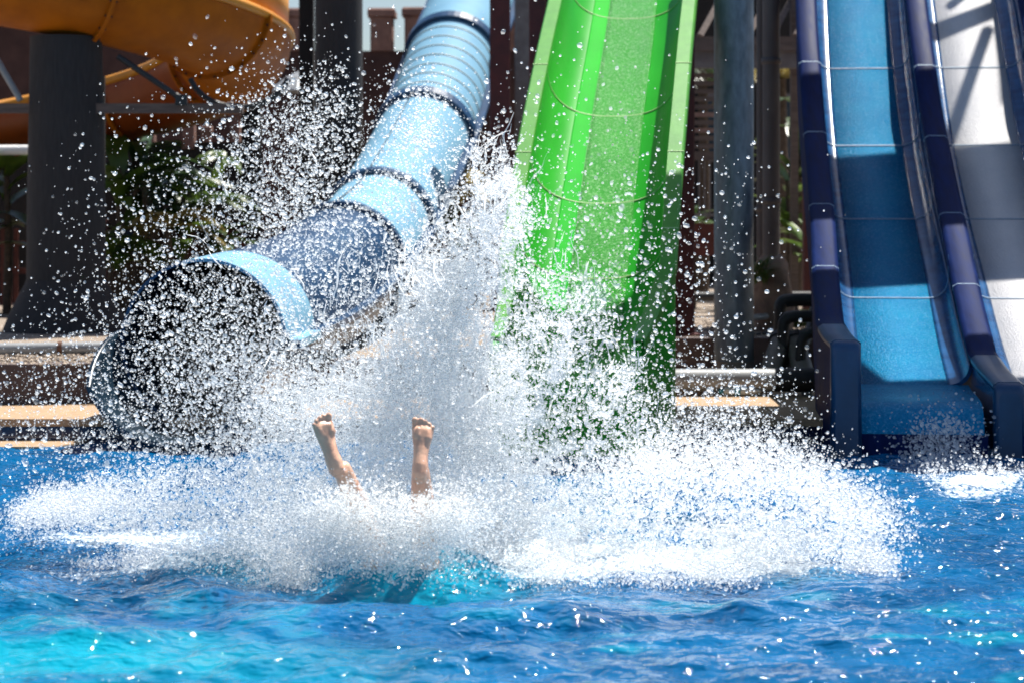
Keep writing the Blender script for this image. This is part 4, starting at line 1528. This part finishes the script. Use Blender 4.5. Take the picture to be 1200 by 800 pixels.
# ================================================================== PERSON
def person():
    parts = []
    def capsule(a, b, ra, rb, n=16, flat=1.0):
        mb = MB()
        a, b = Vector(a), Vector(b)
        ax = (b - a)
        l = ax.length
        ax = ax / l
        pts, rs = [], []
        for k in range(5):
            an = math.pi / 2 * k / 4
            pts.append(a - ax * ra * math.cos(an)); rs.append(max(.001, ra * math.sin(an)))
        for k in range(5):
            an = math.pi / 2 * k / 4
            pts.append(b + ax * rb * math.sin(an)); rs.append(max(.001, rb * math.cos(an)))
        mb.tube(pts, rs, n)
        parts.append(mb)

    def foot(heel, toe_dir, sole_n, medial, L_=.245):
        """heel point, unit direction heel->toes, unit sole normal (pointing out of the sole), unit medial direction."""
        td, sn, md = Vector(toe_dir).normalized(), Vector(sole_n).normalized(), Vector(medial).normalized()
        heel = Vector(heel)
        stations = [(.0, .022, .024, 0, 0), (.015, .031, .034, 0, 0), (.05, .033, .036, 0, 0), (.09, .030, .034, .002, -.006), (.13, .034, .029, .002, -.006), (.165, .042, .024, .002, -.001), (.19, .045, .020, .003, .002), (.205, .042, .015, .004, 0), (.212, .03, .008, .004, 0)]
        rings = []
        for s_, hw, ht, om, os_ in stations:
            c = heel + td * s_ * (L_ / .245) + md * om + sn * os_
            rings.append([c + md * hw * math.cos(a) + sn * (ht * math.sin(a) if math.sin(a) > 0 else ht * 1.15 * math.sin(a)) for a in [2 * math.pi * j / 18 for j in range(18)]])
        mb = MB().loft(rings, True, (True, True), True)
        parts.append(mb)
        # toes, big toe on the medial side
        for off, st, ln, r0 in ((.032, .208, .036, .0150), (.011, .213, .034, .0105), (-.006, .209, .031, .0100), (-.021, .203, .027, .0095), (-.035, .194, .023, .0090)):
            a = heel + td * st + md * (off + .003) + sn * .002
            m_ = a + td * ln * .55 + sn * (-.004) + md * off * .08
            e = a + td * ln + sn * .004 + md * off * .12
            capsule(a - td * .012, m_, r0 * .9, r0 * .82, 10)
            capsule(m_, e, r0 * .82, r0 * .98, 10)
        # ball-of-foot pads
        for off, st, r0 in ((.024, .190, .022), (-.018, .182, .019)):
            q = heel + td * st + md * off + sn * .006
            capsule(q - td * .012, q + td * .008, r0, r0 * .9, 12)

    d = 8.25
    # image-right foot
    hr = P(491, 561, d)
    tr = P(497, 488, d)
    td = (tr - hr).normalized()
    foot(hr, (td + Vector((0, .42, 0))).normalized(), (0.10, -.90, .42), (-1, 0.02, .05), .262)
    ank_r = hr + Vector((.004, .055, .028))
    knee_r = P(497, 640, d) + Vector((0, .16, -.10))
    capsule(hr + Vector((0, .030, .006)), ank_r, .030, .034)
    capsule(ank_r, ank_r.lerp(knee_r, .45), .036, .054)
    capsule(ank_r.lerp(knee_r, .45), knee_r, .054, .056)
    # image-left foot, turned outwards
    hl = P(397, 556, d - .02)
    tl = P(374, 497, d - .06)
    tdl = (tl - hl).normalized()
    foot(hl, (tdl + Vector((0, .36, 0))).normalized(), (.42, -.80, .40), (.86, .50, .10), .262)
    ank_l = hl + Vector((.012, .050, .016))
    knee_l = P(432, 632, d) + Vector((.02, .18, -.10))
    capsule(hl + Vector((.006, .028, .004)), ank_l, .030, .034)
    capsule(ank_l, ank_l.lerp(knee_l, .45), .036, .054)
    capsule(ank_l.lerp(knee_l, .45), knee_l, .054, .056)
    # thighs, trunk, arms and head below the water, diving downwards and away
    hipc = (knee_r + knee_l) / 2 + Vector((0, .30, -.36))
    for kn, sx in ((knee_r, .095), (knee_l, -.095)):
        hp = hipc + Vector((sx, 0, 0))
        capsule(kn, hp, .06, .088)
    capsule(hipc + Vector((-.085, 0, 0)), hipc + Vector((.085, 0, 0)), .105, .105)
    chest = hipc + Vector((0, .32, -.36))
    for sx in (-.07, .07):
        capsule(hipc + Vector((sx, 0, 0)), chest + Vector((sx * 1.4, 0, 0)), .10, .115)
    neck = chest + Vector((0, .14, -.13))
    capsule(chest, neck, .09, .055)
    head = neck + Vector((0, .09, -.11))
    capsule(head - Vector((0, .02, -.03)), head + Vector((0, .02, -.03)), .095, .092)
    face = head + Vector((0, .05, .06))
    capsule(face, face + Vector((0, .012, .012)), .02, .014, 8)
    for sx in (-.095, .095):
        capsule(head + Vector((sx, 0, 0.02)), head + Vector((sx, 0, -.02)), .018, .016, 8)
    for sx in (-1, 1):
        sh = chest + Vector((sx * .18, .06, -.05))
        el = sh + Vector((sx * .12, .22, -.16))
        wr = el + Vector((-sx * .06, .20, -.15))
        capsule(sh, el, .05, .042)
        capsule(el, wr, .042, .03)
        capsule(wr, wr + Vector((-sx * .01, .06, -.045)), .034, .036, 10)
        for q in range(4):
            b = wr + Vector((sx * (-.03 + .02 * q), .075, -.05))
            capsule(b, b + Vector((sx * (-.004 + .003 * q), .055, -.05)), .010, .008, 8)
        b = wr + Vector((-sx * .035, .03, -.02))
        capsule(b, b + Vector((-sx * .03, .045, -.02)), .012, .009, 8)
    big = MB()
    for p_ in parts:
        n0 = len(big.v)
        big.v += p_.v
        big.f += [tuple(i + n0 for i in f) for f in p_.f]
        big.sm += p_.sm
    o = big.build('person', 'skin')
    rm = o.modifiers.new('remesh', 'REMESH')
    rm.mode = 'VOXEL'
    rm.voxel_size = .0042
    rm.use_smooth_shade = True
    sm = o.modifiers.new('smooth', 'SMOOTH')
    sm.factor = .5
    sm.iterations = 2
    tag(o, 'person plunging head first, only two bare feet and lower legs out of the splash', 'person')
    # swim shorts round the hips (under water)
    mb = MB()
    mb.tube([hipc + Vector((-.17, -.02, .0)), hipc + Vector((-.1, 0, 0)), hipc + Vector((.1, 0, 0)), hipc + Vector((.17, -.02, 0))], [.10, .118, .118, .10], 18)
    b0 = BASE[o]
    s_ = mb.build('swim_shorts', 'swim', o)


person()

# ================================================================== SPRAY
_t = (1 + 5 ** .5) / 2
ICO_V = np.array([(-1, _t, 0), (1, _t, 0), (-1, -_t, 0), (1, -_t, 0), (0, -1, _t), (0, 1, _t), (0, -1, -_t), (0, 1, -_t), (_t, 0, -1), (_t, 0, 1), (-_t, 0, -1), (-_t, 0, 1)], np.float32)
ICO_V /= np.linalg.norm(ICO_V[0])
ICO_F = np.array([(0, 11, 5), (0, 5, 1), (0, 1, 7), (0, 7, 10), (0, 10, 11), (1, 5, 9), (5, 11, 4), (11, 10, 2), (10, 7, 6), (7, 1, 8), (3, 9, 4), (3, 4, 2), (3, 2, 6), (3, 6, 8), (3, 8, 9), (4, 9, 5), (2, 4, 11), (6, 2, 10), (8, 6, 7), (9, 8, 1)], np.int32)
OCT_V = np.array([(1, 0, 0), (-1, 0, 0), (0, 1, 0), (0, -1, 0), (0, 0, 1), (0, 0, -1)], np.float32)
OCT_F = np.array([(0, 2, 4), (2, 1, 4), (1, 3, 4), (3, 0, 4), (2, 0, 5), (1, 2, 5), (3, 1, 5), (0, 3, 5)], np.int32)


def rand_rot(n, rng):
    q = rng.normal(size=(n, 4)).astype(np.float32)
    q /= np.linalg.norm(q, axis=1)[:, None]
    w_, x, y, z = q.T
    return np.stack([1 - 2 * (y * y + z * z), 2 * (x * y - z * w_), 2 * (x * z + y * w_),
                     2 * (x * y + z * w_), 1 - 2 * (x * x + z * z), 2 * (y * z - x * w_),
                     2 * (x * z - y * w_), 2 * (y * z + x * w_), 1 - 2 * (x * x + y * y)], 1).reshape(n, 3, 3)


def drops_object(name, pos, rad, label, cat, m='drop', seed=1):
    rng = np.random.default_rng(seed)
    big = rad > .0030
    V, T = [], []
    off = 0
    for sel, TV, TF in ((big, ICO_V, ICO_F), (~big, OCT_V, OCT_F)):
        p, r = pos[sel].astype(np.float32), rad[sel].astype(np.float32)
        n = len(p)
        if n == 0: continue
        rot = rand_rot(n, rng)
        sc_ = np.ones((n, 3), np.float32)
        sc_[:, 2] = 1 + rng.random(n) ** 3 * .7
        vv = TV[None] * sc_[:, None, :]
        vv = np.einsum('nij,nkj->nki', rot, vv) * r[:, None, None] + p[:, None, :]
        ff = TF[None] + (np.arange(n, dtype=np.int32) * len(TV))[:, None, None] + off
        V.append(vv.reshape(-1, 3)); T.append(ff.reshape(-1, 3))
        off += n * len(TV)
    V = np.concatenate(V); T = np.concatenate(T).astype(np.int32)
    me = bpy.data.meshes.new(name)
    me.vertices.add(len(V)); me.vertices.foreach_set('co', V.ravel())
    me.loops.add(T.size); me.loops.foreach_set('vertex_index', T.ravel())
    me.polygons.add(len(T))
    me.polygons.foreach_set('loop_start', np.arange(0, T.size, 3, dtype=np.int32))
    me.polygons.foreach_set('loop_total', np.full(len(T), 3, np.int32))
    me.polygons.foreach_set('use_smooth', np.ones(len(T), bool))
    me.materials.append(M[m])
    me.update()
    o = bpy.data.objects.new(name, me)
    COL.objects.link(o)
    tag(o, label, cat, kind='stuff')
    return o


def plume(rng, pts, n, r_med, r_sig=.35, dsig=.3, clump=0.0, cscale=5.0, thr=.5, soft=.08, prof=None, aniso=(1, 1, 1), d0=9.0, ridge=0.0):
    """Scatter n drops round a curve. pts: (px, py, half width px[, d]); widths are taken at the splash distance."""
    a = np.array([(q[0], q[1], q[2], q[3] if len(q) > 3 else d0) for q in pts], float)
    m = int(n * (1 if clump <= 0 else 3.2))
    w_ = np.array([(p[4] if len(p) > 4 else 1.0) for p in pts], float)
    seg = np.hypot(np.diff(a[:, 0]), np.diff(a[:, 1])) * (w_[:-1] + w_[1:]) / 2
    cs = np.concatenate([[0], np.cumsum(seg)]) / seg.sum()
    u = np.interp(rng.random(m), cs, np.arange(len(a)))
    i = np.minimum(u.astype(int), len(a) - 2)
    f = (u - i)[:, None]
    q = a[i] * (1 - f) + a[i + 1] * f
    d = q[:, 3] + rng.normal(size=m) * dsig
    px = q[:, 0] + rng.normal(size=m) * q[:, 2]
    py = q[:, 1] + rng.normal(size=m) * q[:, 2]
    dc = q[:, 3]
    pos = np.stack([(px - 600) * dc / F, d, EYE + (HOR - py) * dc / F], 1)
    if clump > 0:
        nn = fbm(pos * np.array(aniso) * cscale + 3.3, 4)
        keep = np.clip((nn - thr) / soft + .5, 1 - clump, 1)
        if ridge > 0:
            keep = np.clip(1.4 - np.abs(nn - .5) / ridge, 1 - clump, 1)
        k = rng.random(m) < keep
        pos = pos[k]
    pos = pos[:n]
    r = r_med * np.exp(rng.normal(size=len(pos)) * r_sig)
    ok = pos[:, 2] > -0.01
    return pos[ok], r[ok]


def sheet_mat():
    m, nt, b = new_mat('churned_white_water')
    nt.nodes.remove(b)
    out = nt.nodes['Material Output']
    tc = N(nt, 'ShaderNodeTexCoord')
    nz = N(nt, 'ShaderNodeTexNoise', Scale=26.0, Detail=4.0, Roughness=0.7)
    L(nt, tc, 'Object', nz, 'Vector')
    bp = N(nt, 'ShaderNodeBump', Strength=1.0, Distance=0.03)
    L(nt, nz, 'Fac', bp, 'Height')
    c = (.97, .985, .99, 1)
    df = N(nt, 'ShaderNodeBsdfDiffuse', Color=c)
    tl = N(nt, 'ShaderNodeBsdfTranslucent', Color=c)
    gl = N(nt, 'ShaderNodeBsdfGlossy', Color=(1, 1, 1, 1), Roughness=0.15)
    tp = N(nt, 'ShaderNodeBsdfTransparent')
    for q in (df, tl, gl):
        L(nt, bp, 'Normal', q, 'Normal')
    m1 = N(nt, 'ShaderNodeMixShader')
    m1.inputs[0].default_value = .62
    L(nt, df, 'BSDF', m1, 1)
    L(nt, tl, 'BSDF', m1, 2)
    m2 = N(nt, 'ShaderNodeMixShader')
    m2.inputs[0].default_value = .06
    L(nt, m1, 'Shader', m2, 1)
    L(nt, gl, 'BSDF', m2, 2)
    n2 = N(nt, 'ShaderNodeTexNoise', Scale=11.0, Detail=5.0, Roughness=0.7)
    L(nt, tc, 'Object', n2, 'Vector')
    mr = N(nt, 'ShaderNodeMapRange')
    mr.inputs['From Min'].default_value = .38
    mr.inputs['From Max'].default_value = .62
    mr.inputs['To Min'].default_value = .12
    mr.inputs['To Max'].default_value = .62
    L(nt, n2, 'Fac', mr, 'Value')
    m3 = N(nt, 'ShaderNodeMixShader')
    L(nt, mr, 'Result', m3, 0)
    L(nt, m2, 'Shader', m3, 1)
    L(nt, tp, 'BSDF', m3, 2)
    ge = N(nt, 'ShaderNodeNewGeometry')
    m4 = N(nt, 'ShaderNodeMixShader')
    tp2 = N(nt, 'ShaderNodeBsdfTransparent')
    L(nt, ge, 'Backfacing', m4, 0)
    L(nt, m3, 'Shader', m4, 1)
    L(nt, tp2, 'BSDF', m4, 2)
    L(nt, m4, 'Shader', out, 'Surface')
    M['sheet'] = m


def water_sheets():
    """Connected curtains of churned water: lumpy and whole near the pool, torn into lace further out."""
    sheet_mat()
    V, Q = [], []
    off = 0
    # bottom-left, bottom-right, top-left, top-right (px, py, d), side curvature, solid width at base, at rim, cells
    specs = [((335, 650, 8.80), (615, 650, 8.85), (475, 240, 9.0), (548, 225, 9.0), .62, .24, .045, 230, 260, (7, 7, 4)),
             ((520, 640, 8.95), (690, 630, 9.0), (572, 250, 9.15), (735, 420, 9.2), .8, .12, .018, 180, 240, (7, 7, 5)),
             ((290, 650, 8.95), (440, 610, 9.0), (225, 420, 9.1), (370, 270, 9.1), .8, .075, .010, 170, 200, (8, 8, 6)),
             ((275, 700, 8.42), (1075, 664, 8.70), (300, 560, 8.95), (1000, 585, 9.05), 1.0, .18, .022, 560, 120, (5, 6, 9)),
             ((30, 612, 9.3), (330, 640, 9.1), (60, 588, 9.7), (330, 560, 9.3), 1.0, .07, .015, 240, 70, (5, 6, 9))]
    for si, (bl, br, tl, tr, cv, w0, w1, nu, nv, fq) in enumerate(specs):
        u, v = np.meshgrid(np.linspace(0, 1, nu), np.linspace(0, 1, nv))
        u = u.ravel(); v = v.ravel()
        bl, br, tl, tr = [np.array(P(*q)) for q in (bl, br, tl, tr)]
        vv = v ** cv
        left = bl[None] * (1 - vv)[:, None] + tl[None] * vv[:, None]
        right = br[None] * (1 - vv)[:, None] + tr[None] * vv[:, None]
        pos = left * (1 - u)[:, None] + right * u[:, None]
        pos[:, 2] = bl[2] * (1 - v) * (1 - u) + br[2] * (1 - v) * u + tl[2] * v * (1 - u) + tr[2] * v * u
        q = pos * 3.1 + 11.7 * si
        pos[:, 1] += .34 * (fbm(q, 4) - .5) + .10 * (fbm(q * 4.3, 3) - .5)
        pos[:, 0] += .16 * (fbm(q * 1.7 + 50, 3) - .5)
        pos[:, 2] += .16 * (fbm(q * 1.7 + 90, 3) - .5)
        n = fbm(pos * np.array(fq) + 23.1 * si, 5)
        n2 = fbm(pos * np.array(fq) * 3.4 + 7.7 * si, 3)
        edge = np.minimum(1, np.minimum(u, 1 - u) / .16)
        wid = (w1 + (w0 - w1) * (1 - v) ** 1.3) * (.35 + .65 * edge)
        keepv = (np.abs(n - .5) < wid) & (np.abs(n2 - .5) < .05 + wid * 1.1)
        idx = np.arange(nu * nv).reshape(nv, nu)
        quads = np.stack([idx[:-1, :-1], idx[:-1, 1:], idx[1:, 1:], idx[1:, :-1]], -1).reshape(-1, 4)
        k = keepv[quads].sum(1) >= 3
        V.append(pos); Q.append(quads[k] + off)
        off += nu * nv
    V = np.concatenate(V).astype(np.float32); Q = np.concatenate(Q)
    used = np.zeros(len(V), bool); used[Q.ravel()] = True
    rm = np.cumsum(used) - 1
    V = V[used]; Q = np.ascontiguousarray(rm[Q]).astype(np.int32)
    me = bpy.data.meshes.new('white_water')
    me.vertices.add(len(V)); me.vertices.foreach_set('co', V.ravel())
    me.loops.add(Q.size); me.loops.foreach_set('vertex_index', Q.ravel())
    me.polygons.add(len(Q))
    me.polygons.foreach_set('loop_start', np.arange(0, Q.size, 4, dtype=np.int32))
    me.polygons.foreach_set('loop_total', np.full(len(Q), 4, np.int32))
    me.polygons.foreach_set('use_smooth', np.ones(len(Q), bool))
    me.materials.append(M['sheet'])
    me.update()
    me.validate()
    o = bpy.data.objects.new('white_water', me)
    COL.objects.link(o)
    so_ = o.modifiers.new('thickness', 'SOLIDIFY')
    so_.thickness = .007
    so_.offset = 0
    tag(o, 'churned white water rising in torn lacy sheets round the feet', 'splash', kind='stuff')


def strands(rng):
    """Stretched threads and torn strings of water flung outwards from the entry point."""
    S = [plume(rng, [(500, 430, 36), (555, 330, 32), (590, 250, 24), (560, 190, 18)], 520, 1, 0, .14, .98, 5.0, ridge=.03),
         plume(rng, [(540, 520, 46), (610, 430, 40), (670, 360, 24)], 430, 1, 0, .16, .98, 5.0, ridge=.03),
         plume(rng, [(600, 590, 30), (660, 530, 26), (715, 490, 22), (735, 430, 16)], 170, 1, 0, .2, .98, 5.0, ridge=.025),
         plume(rng, [(430, 560, 60), (470, 440, 46), (512, 300, 26)], 900, 1, 0, .13),
         plume(rng, [(380, 540, 60), (300, 420, 60), (340, 200, 40)], 80, 1, 0, .3),
         plume(rng, [(560, 640, 30), (760, 620, 30), (980, 620, 20)], 300, 1, 0, .2)]
    p0 = np.concatenate([q[0] for q in S])
    n, K, SIDES = len(p0), 9, 5
    org = np.array([-.38, 8.85, -.55])
    dirs = p0 - org
    dirs /= np.linalg.norm(dirs, axis=1)[:, None]
    ln = .035 + .12 * rng.random(n) ** 2
    pts = np.zeros((n, K, 3))
    cur = p0.copy()
    for k in range(K):
        pts[:, k] = cur
        w_ = np.stack([fbm(cur * 9 + 5.0, 2), fbm(cur * 9 + 25.0, 2), fbm(cur * 9 + 45.0, 2)], 1) - .5
        cur = cur + (dirs + 5.0 * w_) * (ln / K)[:, None]
    rad = (.0016 + .0032 * rng.random(n) ** 2)[:, None] * (.25 + np.sin(np.linspace(.05, math.pi - .05, K))[None]) * (.55 + .9 * rng.random((n, K)))
    tan = np.gradient(pts, axis=1)
    tan /= np.linalg.norm(tan, axis=2)[..., None] + 1e-9
    u = np.cross(tan, np.array([.3, .9, .2]))
    u /= np.linalg.norm(u, axis=2)[..., None] + 1e-9
    v = np.cross(tan, u)
    ang = np.arange(SIDES) * 2 * math.pi / SIDES
    ring = pts[:, :, None] + rad[:, :, None, None] * (u[:, :, None] * np.cos(ang)[None, None, :, None] + v[:, :, None] * np.sin(ang)[None, None, :, None])
    V = ring.reshape(-1, 3).astype(np.float32)
    idx = np.arange(n * K * SIDES).reshape(n, K, SIDES)
    a_, b_ = idx[:, :-1], idx[:, 1:]
    Q = np.stack([a_, np.roll(a_, -1, 2), np.roll(b_, -1, 2), b_], -1).reshape(-1, 4)[:, ::-1].astype(np.int32)
    me = bpy.data.meshes.new('water_strings')
    me.vertices.add(len(V)); me.vertices.foreach_set('co', V.ravel())
    me.loops.add(Q.size); me.loops.foreach_set('vertex_index', np.ascontiguousarray(Q).ravel())
    me.polygons.add(len(Q))
    me.polygons.foreach_set('loop_start', np.arange(0, Q.size, 4, dtype=np.int32))
    me.polygons.foreach_set('loop_total', np.full(len(Q), 4, np.int32))
    me.polygons.foreach_set('use_smooth', np.ones(len(Q), bool))
    me.materials.append(M['drop'])
    me.update()
    o = bpy.data.objects.new('water_strings', me)
    COL.objects.link(o)
    tag(o, 'torn strings of water flung out of the splash', 'splash', kind='stuff')


def spray():
    rng = np.random.default_rng(21)
    A = []
    def add(*a, **k):
        A.append(plume(rng, *a, **k))
    # white mass along the water
    add([(300, 640, 30), (400, 625, 42), (520, 618, 44), (640, 628, 40), (760, 625, 33), (900, 634, 29), (1035, 660, 9)], 42000, .0036, .4, .17, .6, 3.5, .44, .12, d0=8.85)
    # dome over the body
    add([(430, 600, 60), (445, 540, 56), (470, 460, 46), (492, 380, 36), (512, 300, 26)], 15000, .0034, .5, .16, .85, 5.0, .5, .07)
    add([(540, 600, 46), (565, 520, 42), (575, 440, 34)], 10000, .0034, .5, .16, .8, 5.0, .5, .08)
    add([(310, 480, 20), (430, 476, 25), (560, 484, 25)], 15000, .0029, .4, .16, .3, 5.0, .47, .12, d0=9.1)
    # finest drops filling the white core
    add([(330, 520, 36), (450, 510, 46), (560, 530, 46)], 20000, .0024, .35, .14, .4, 4.0, .47, .12)
    add([(330, 620, 40), (480, 600, 50), (640, 615, 42), (720, 625, 36)], 20000, .0024, .35, .16, .4, 4.0, .46, .12, d0=8.8)
    add([(470, 480, 40), (500, 380, 34), (515, 300, 24)], 6000, .0023, .35, .14, .9, 5.0, .5, .06)
    add([(600, 668, 11), (740, 672, 12), (880, 668, 9)], 9000, .0030, .4, .08, .7, 5.0, .5, .08, d0=8.4)
    # front curtain hiding the shins
    add([(340, 620, 32), (410, 608, 22), (500, 604, 22), (570, 618, 32)], 26000, .0028, .4, .05, .45, 6.0, .5, .12, d0=8.08)
    add([(392, 640, 15), (450, 650, 12), (515, 644, 16)], 9000, .0028, .4, .05, .45, 6.0, .5, .12, d0=8.06)
    # bluish lobe running down to the water at the front left
    add([(310, 620, 26), (345, 680, 20), (360, 705, 8)], 9000, .0032, .35, .08, .5, 6.0, .48, .12, d0=8.4)
    # torn sheets thrown up and to the right
    add([(500, 420, 36), (555, 330, 32), (590, 250, 24), (560, 190, 18)], 21000, .0036, .45, .14, .98, 5.0, ridge=.03)
    add([(540, 520, 46), (610, 430, 40), (670, 360, 24)], 20000, .0036, .45, .16, .98, 5.0, ridge=.03)
    add([(600, 590, 30), (660, 530, 26), (715, 490, 22), (735, 430, 16)], 5500, .0038, .45, .2, .98, 5.0, ridge=.025)
    # spray thrown left over the tube mouth
    add([(420, 540, 56), (375, 420, 66), (350, 300, 58), (340, 200, 42), (370, 110, 32)], 14000, .0032, .5, .3, .6, 5.0, .48, .1)
    add([(380, 540, 46), (280, 440, 58), (200, 390, 56)], 13000, .0032, .5, .3, .35, 6.0, .5, .1)
    add([(300, 560, 46), (180, 520, 50), (80, 500, 50), (0, 470, 60)], 5600, .0031, .5, .4, .3, 6.0, .5, .1)
    add([(460, 260, 36), (480, 180, 30), (500, 110, 24)], 3600, .0032, .5, .3, .5, 6.0, .5, .1)
    # flat sheet to the left
    add([(20, 600, 10), (120, 588, 14), (240, 585, 22), (330, 595, 26)], 22000, .0033, .4, .35, .85, 4.0, .5, .06)
    add([(60, 668, 5), (180, 655, 8), (290, 635, 14)], 10000, .0033, .4, .22, .8, 4.0, .5, .06)
    # fine spray over the right-hand mass
    add([(700, 560, 22), (800, 545, 24), (920, 555, 24), (1040, 615, 20)], 22000, .0035, .5, .3, .4, 6.0, .5, .1)
    add([(740, 505, 34), (900, 490, 36)], 3600, .0034, .5, .4)
    # drops thrown far
    add([(560, 420, 130), (560, 260, 120)], 5000, .0036, .55, .5)
    add([(740, 420, 60), (790, 330, 70), (760, 240, 60)], 1400, .0036, .55, .5)
    add([(150, 400, 90), (220, 300, 80), (300, 160, 50)], 3400, .0033, .5, .5)
    add([(60, 560, 80), (300, 730, 60), (600, 740, 60), (900, 720, 60)], 2600, .0030, .45, .3)
    pos = np.concatenate([a[0] for a in A]); rad = np.concatenate([a[1] for a in A])
    rad = np.clip(rad, .0015, .0125)
    # keep the feet in front of the spray clear of most drops
    clear = np.zeros(len(pos), bool)
    for (x0, y0, x1, y1, hw) in ((497, 483, 491, 556, 17), (374, 493, 395, 548, 15)):
        a = P(x0, y0, 8.25); b = P(x1, y1, 8.25)
        # column of air between these drops and the front of the splash
        ax = np.array([a.x, a.z]); bx = np.array([b.x, b.z])
        v = bx - ax
        q = pos[:, [0, 2]]
        uu = np.clip(((q - ax) @ v) / (v @ v), 0, 1)
        dist = np.linalg.norm(q - (ax + uu[:, None] * v), axis=1)
        clear |= (dist < hw * 8.25 / F) & (pos[:, 1] < 8.62) & (rng.random(len(pos)) < .93)
    pos, rad = pos[~clear], rad[~clear]
    strands(rng)
    water_sheets()
    drops_object('spray', pos, rad, 'big white burst of splashing water drops round the diving feet', 'splash')
    print('drops', len(pos))
    # water falling off the blue lane
    B = []
    d = 12.6
    B.append(plume(rng, [(1100, 545, 26, d), (1105, 515, 22, d)], 2600, .0055, .4, .10, .7, 9.0, .5, .06))
    B.append(plume(rng, [(668, 350, 13, 13.75), (706, 352, 13, 13.75)], 900, .005, .4, .06, .3, 9.0, .5, .1))
    B.append(plume(rng, [(1075, 566, 12, 12.0), (1140, 566, 14, 12.0), (1200, 575, 14, 11.8)], 5200, .0058, .4, .25, .5, 6.0, .5, .1))
    pos = np.concatenate([a[0] for a in B]); rad = np.concatenate([a[1] for a in B])
    drops_object('outflow_spray', pos, np.clip(rad, .002, .014), 'small white splashes where the slide lanes pour into the pool', 'splash', seed=3)


spray()
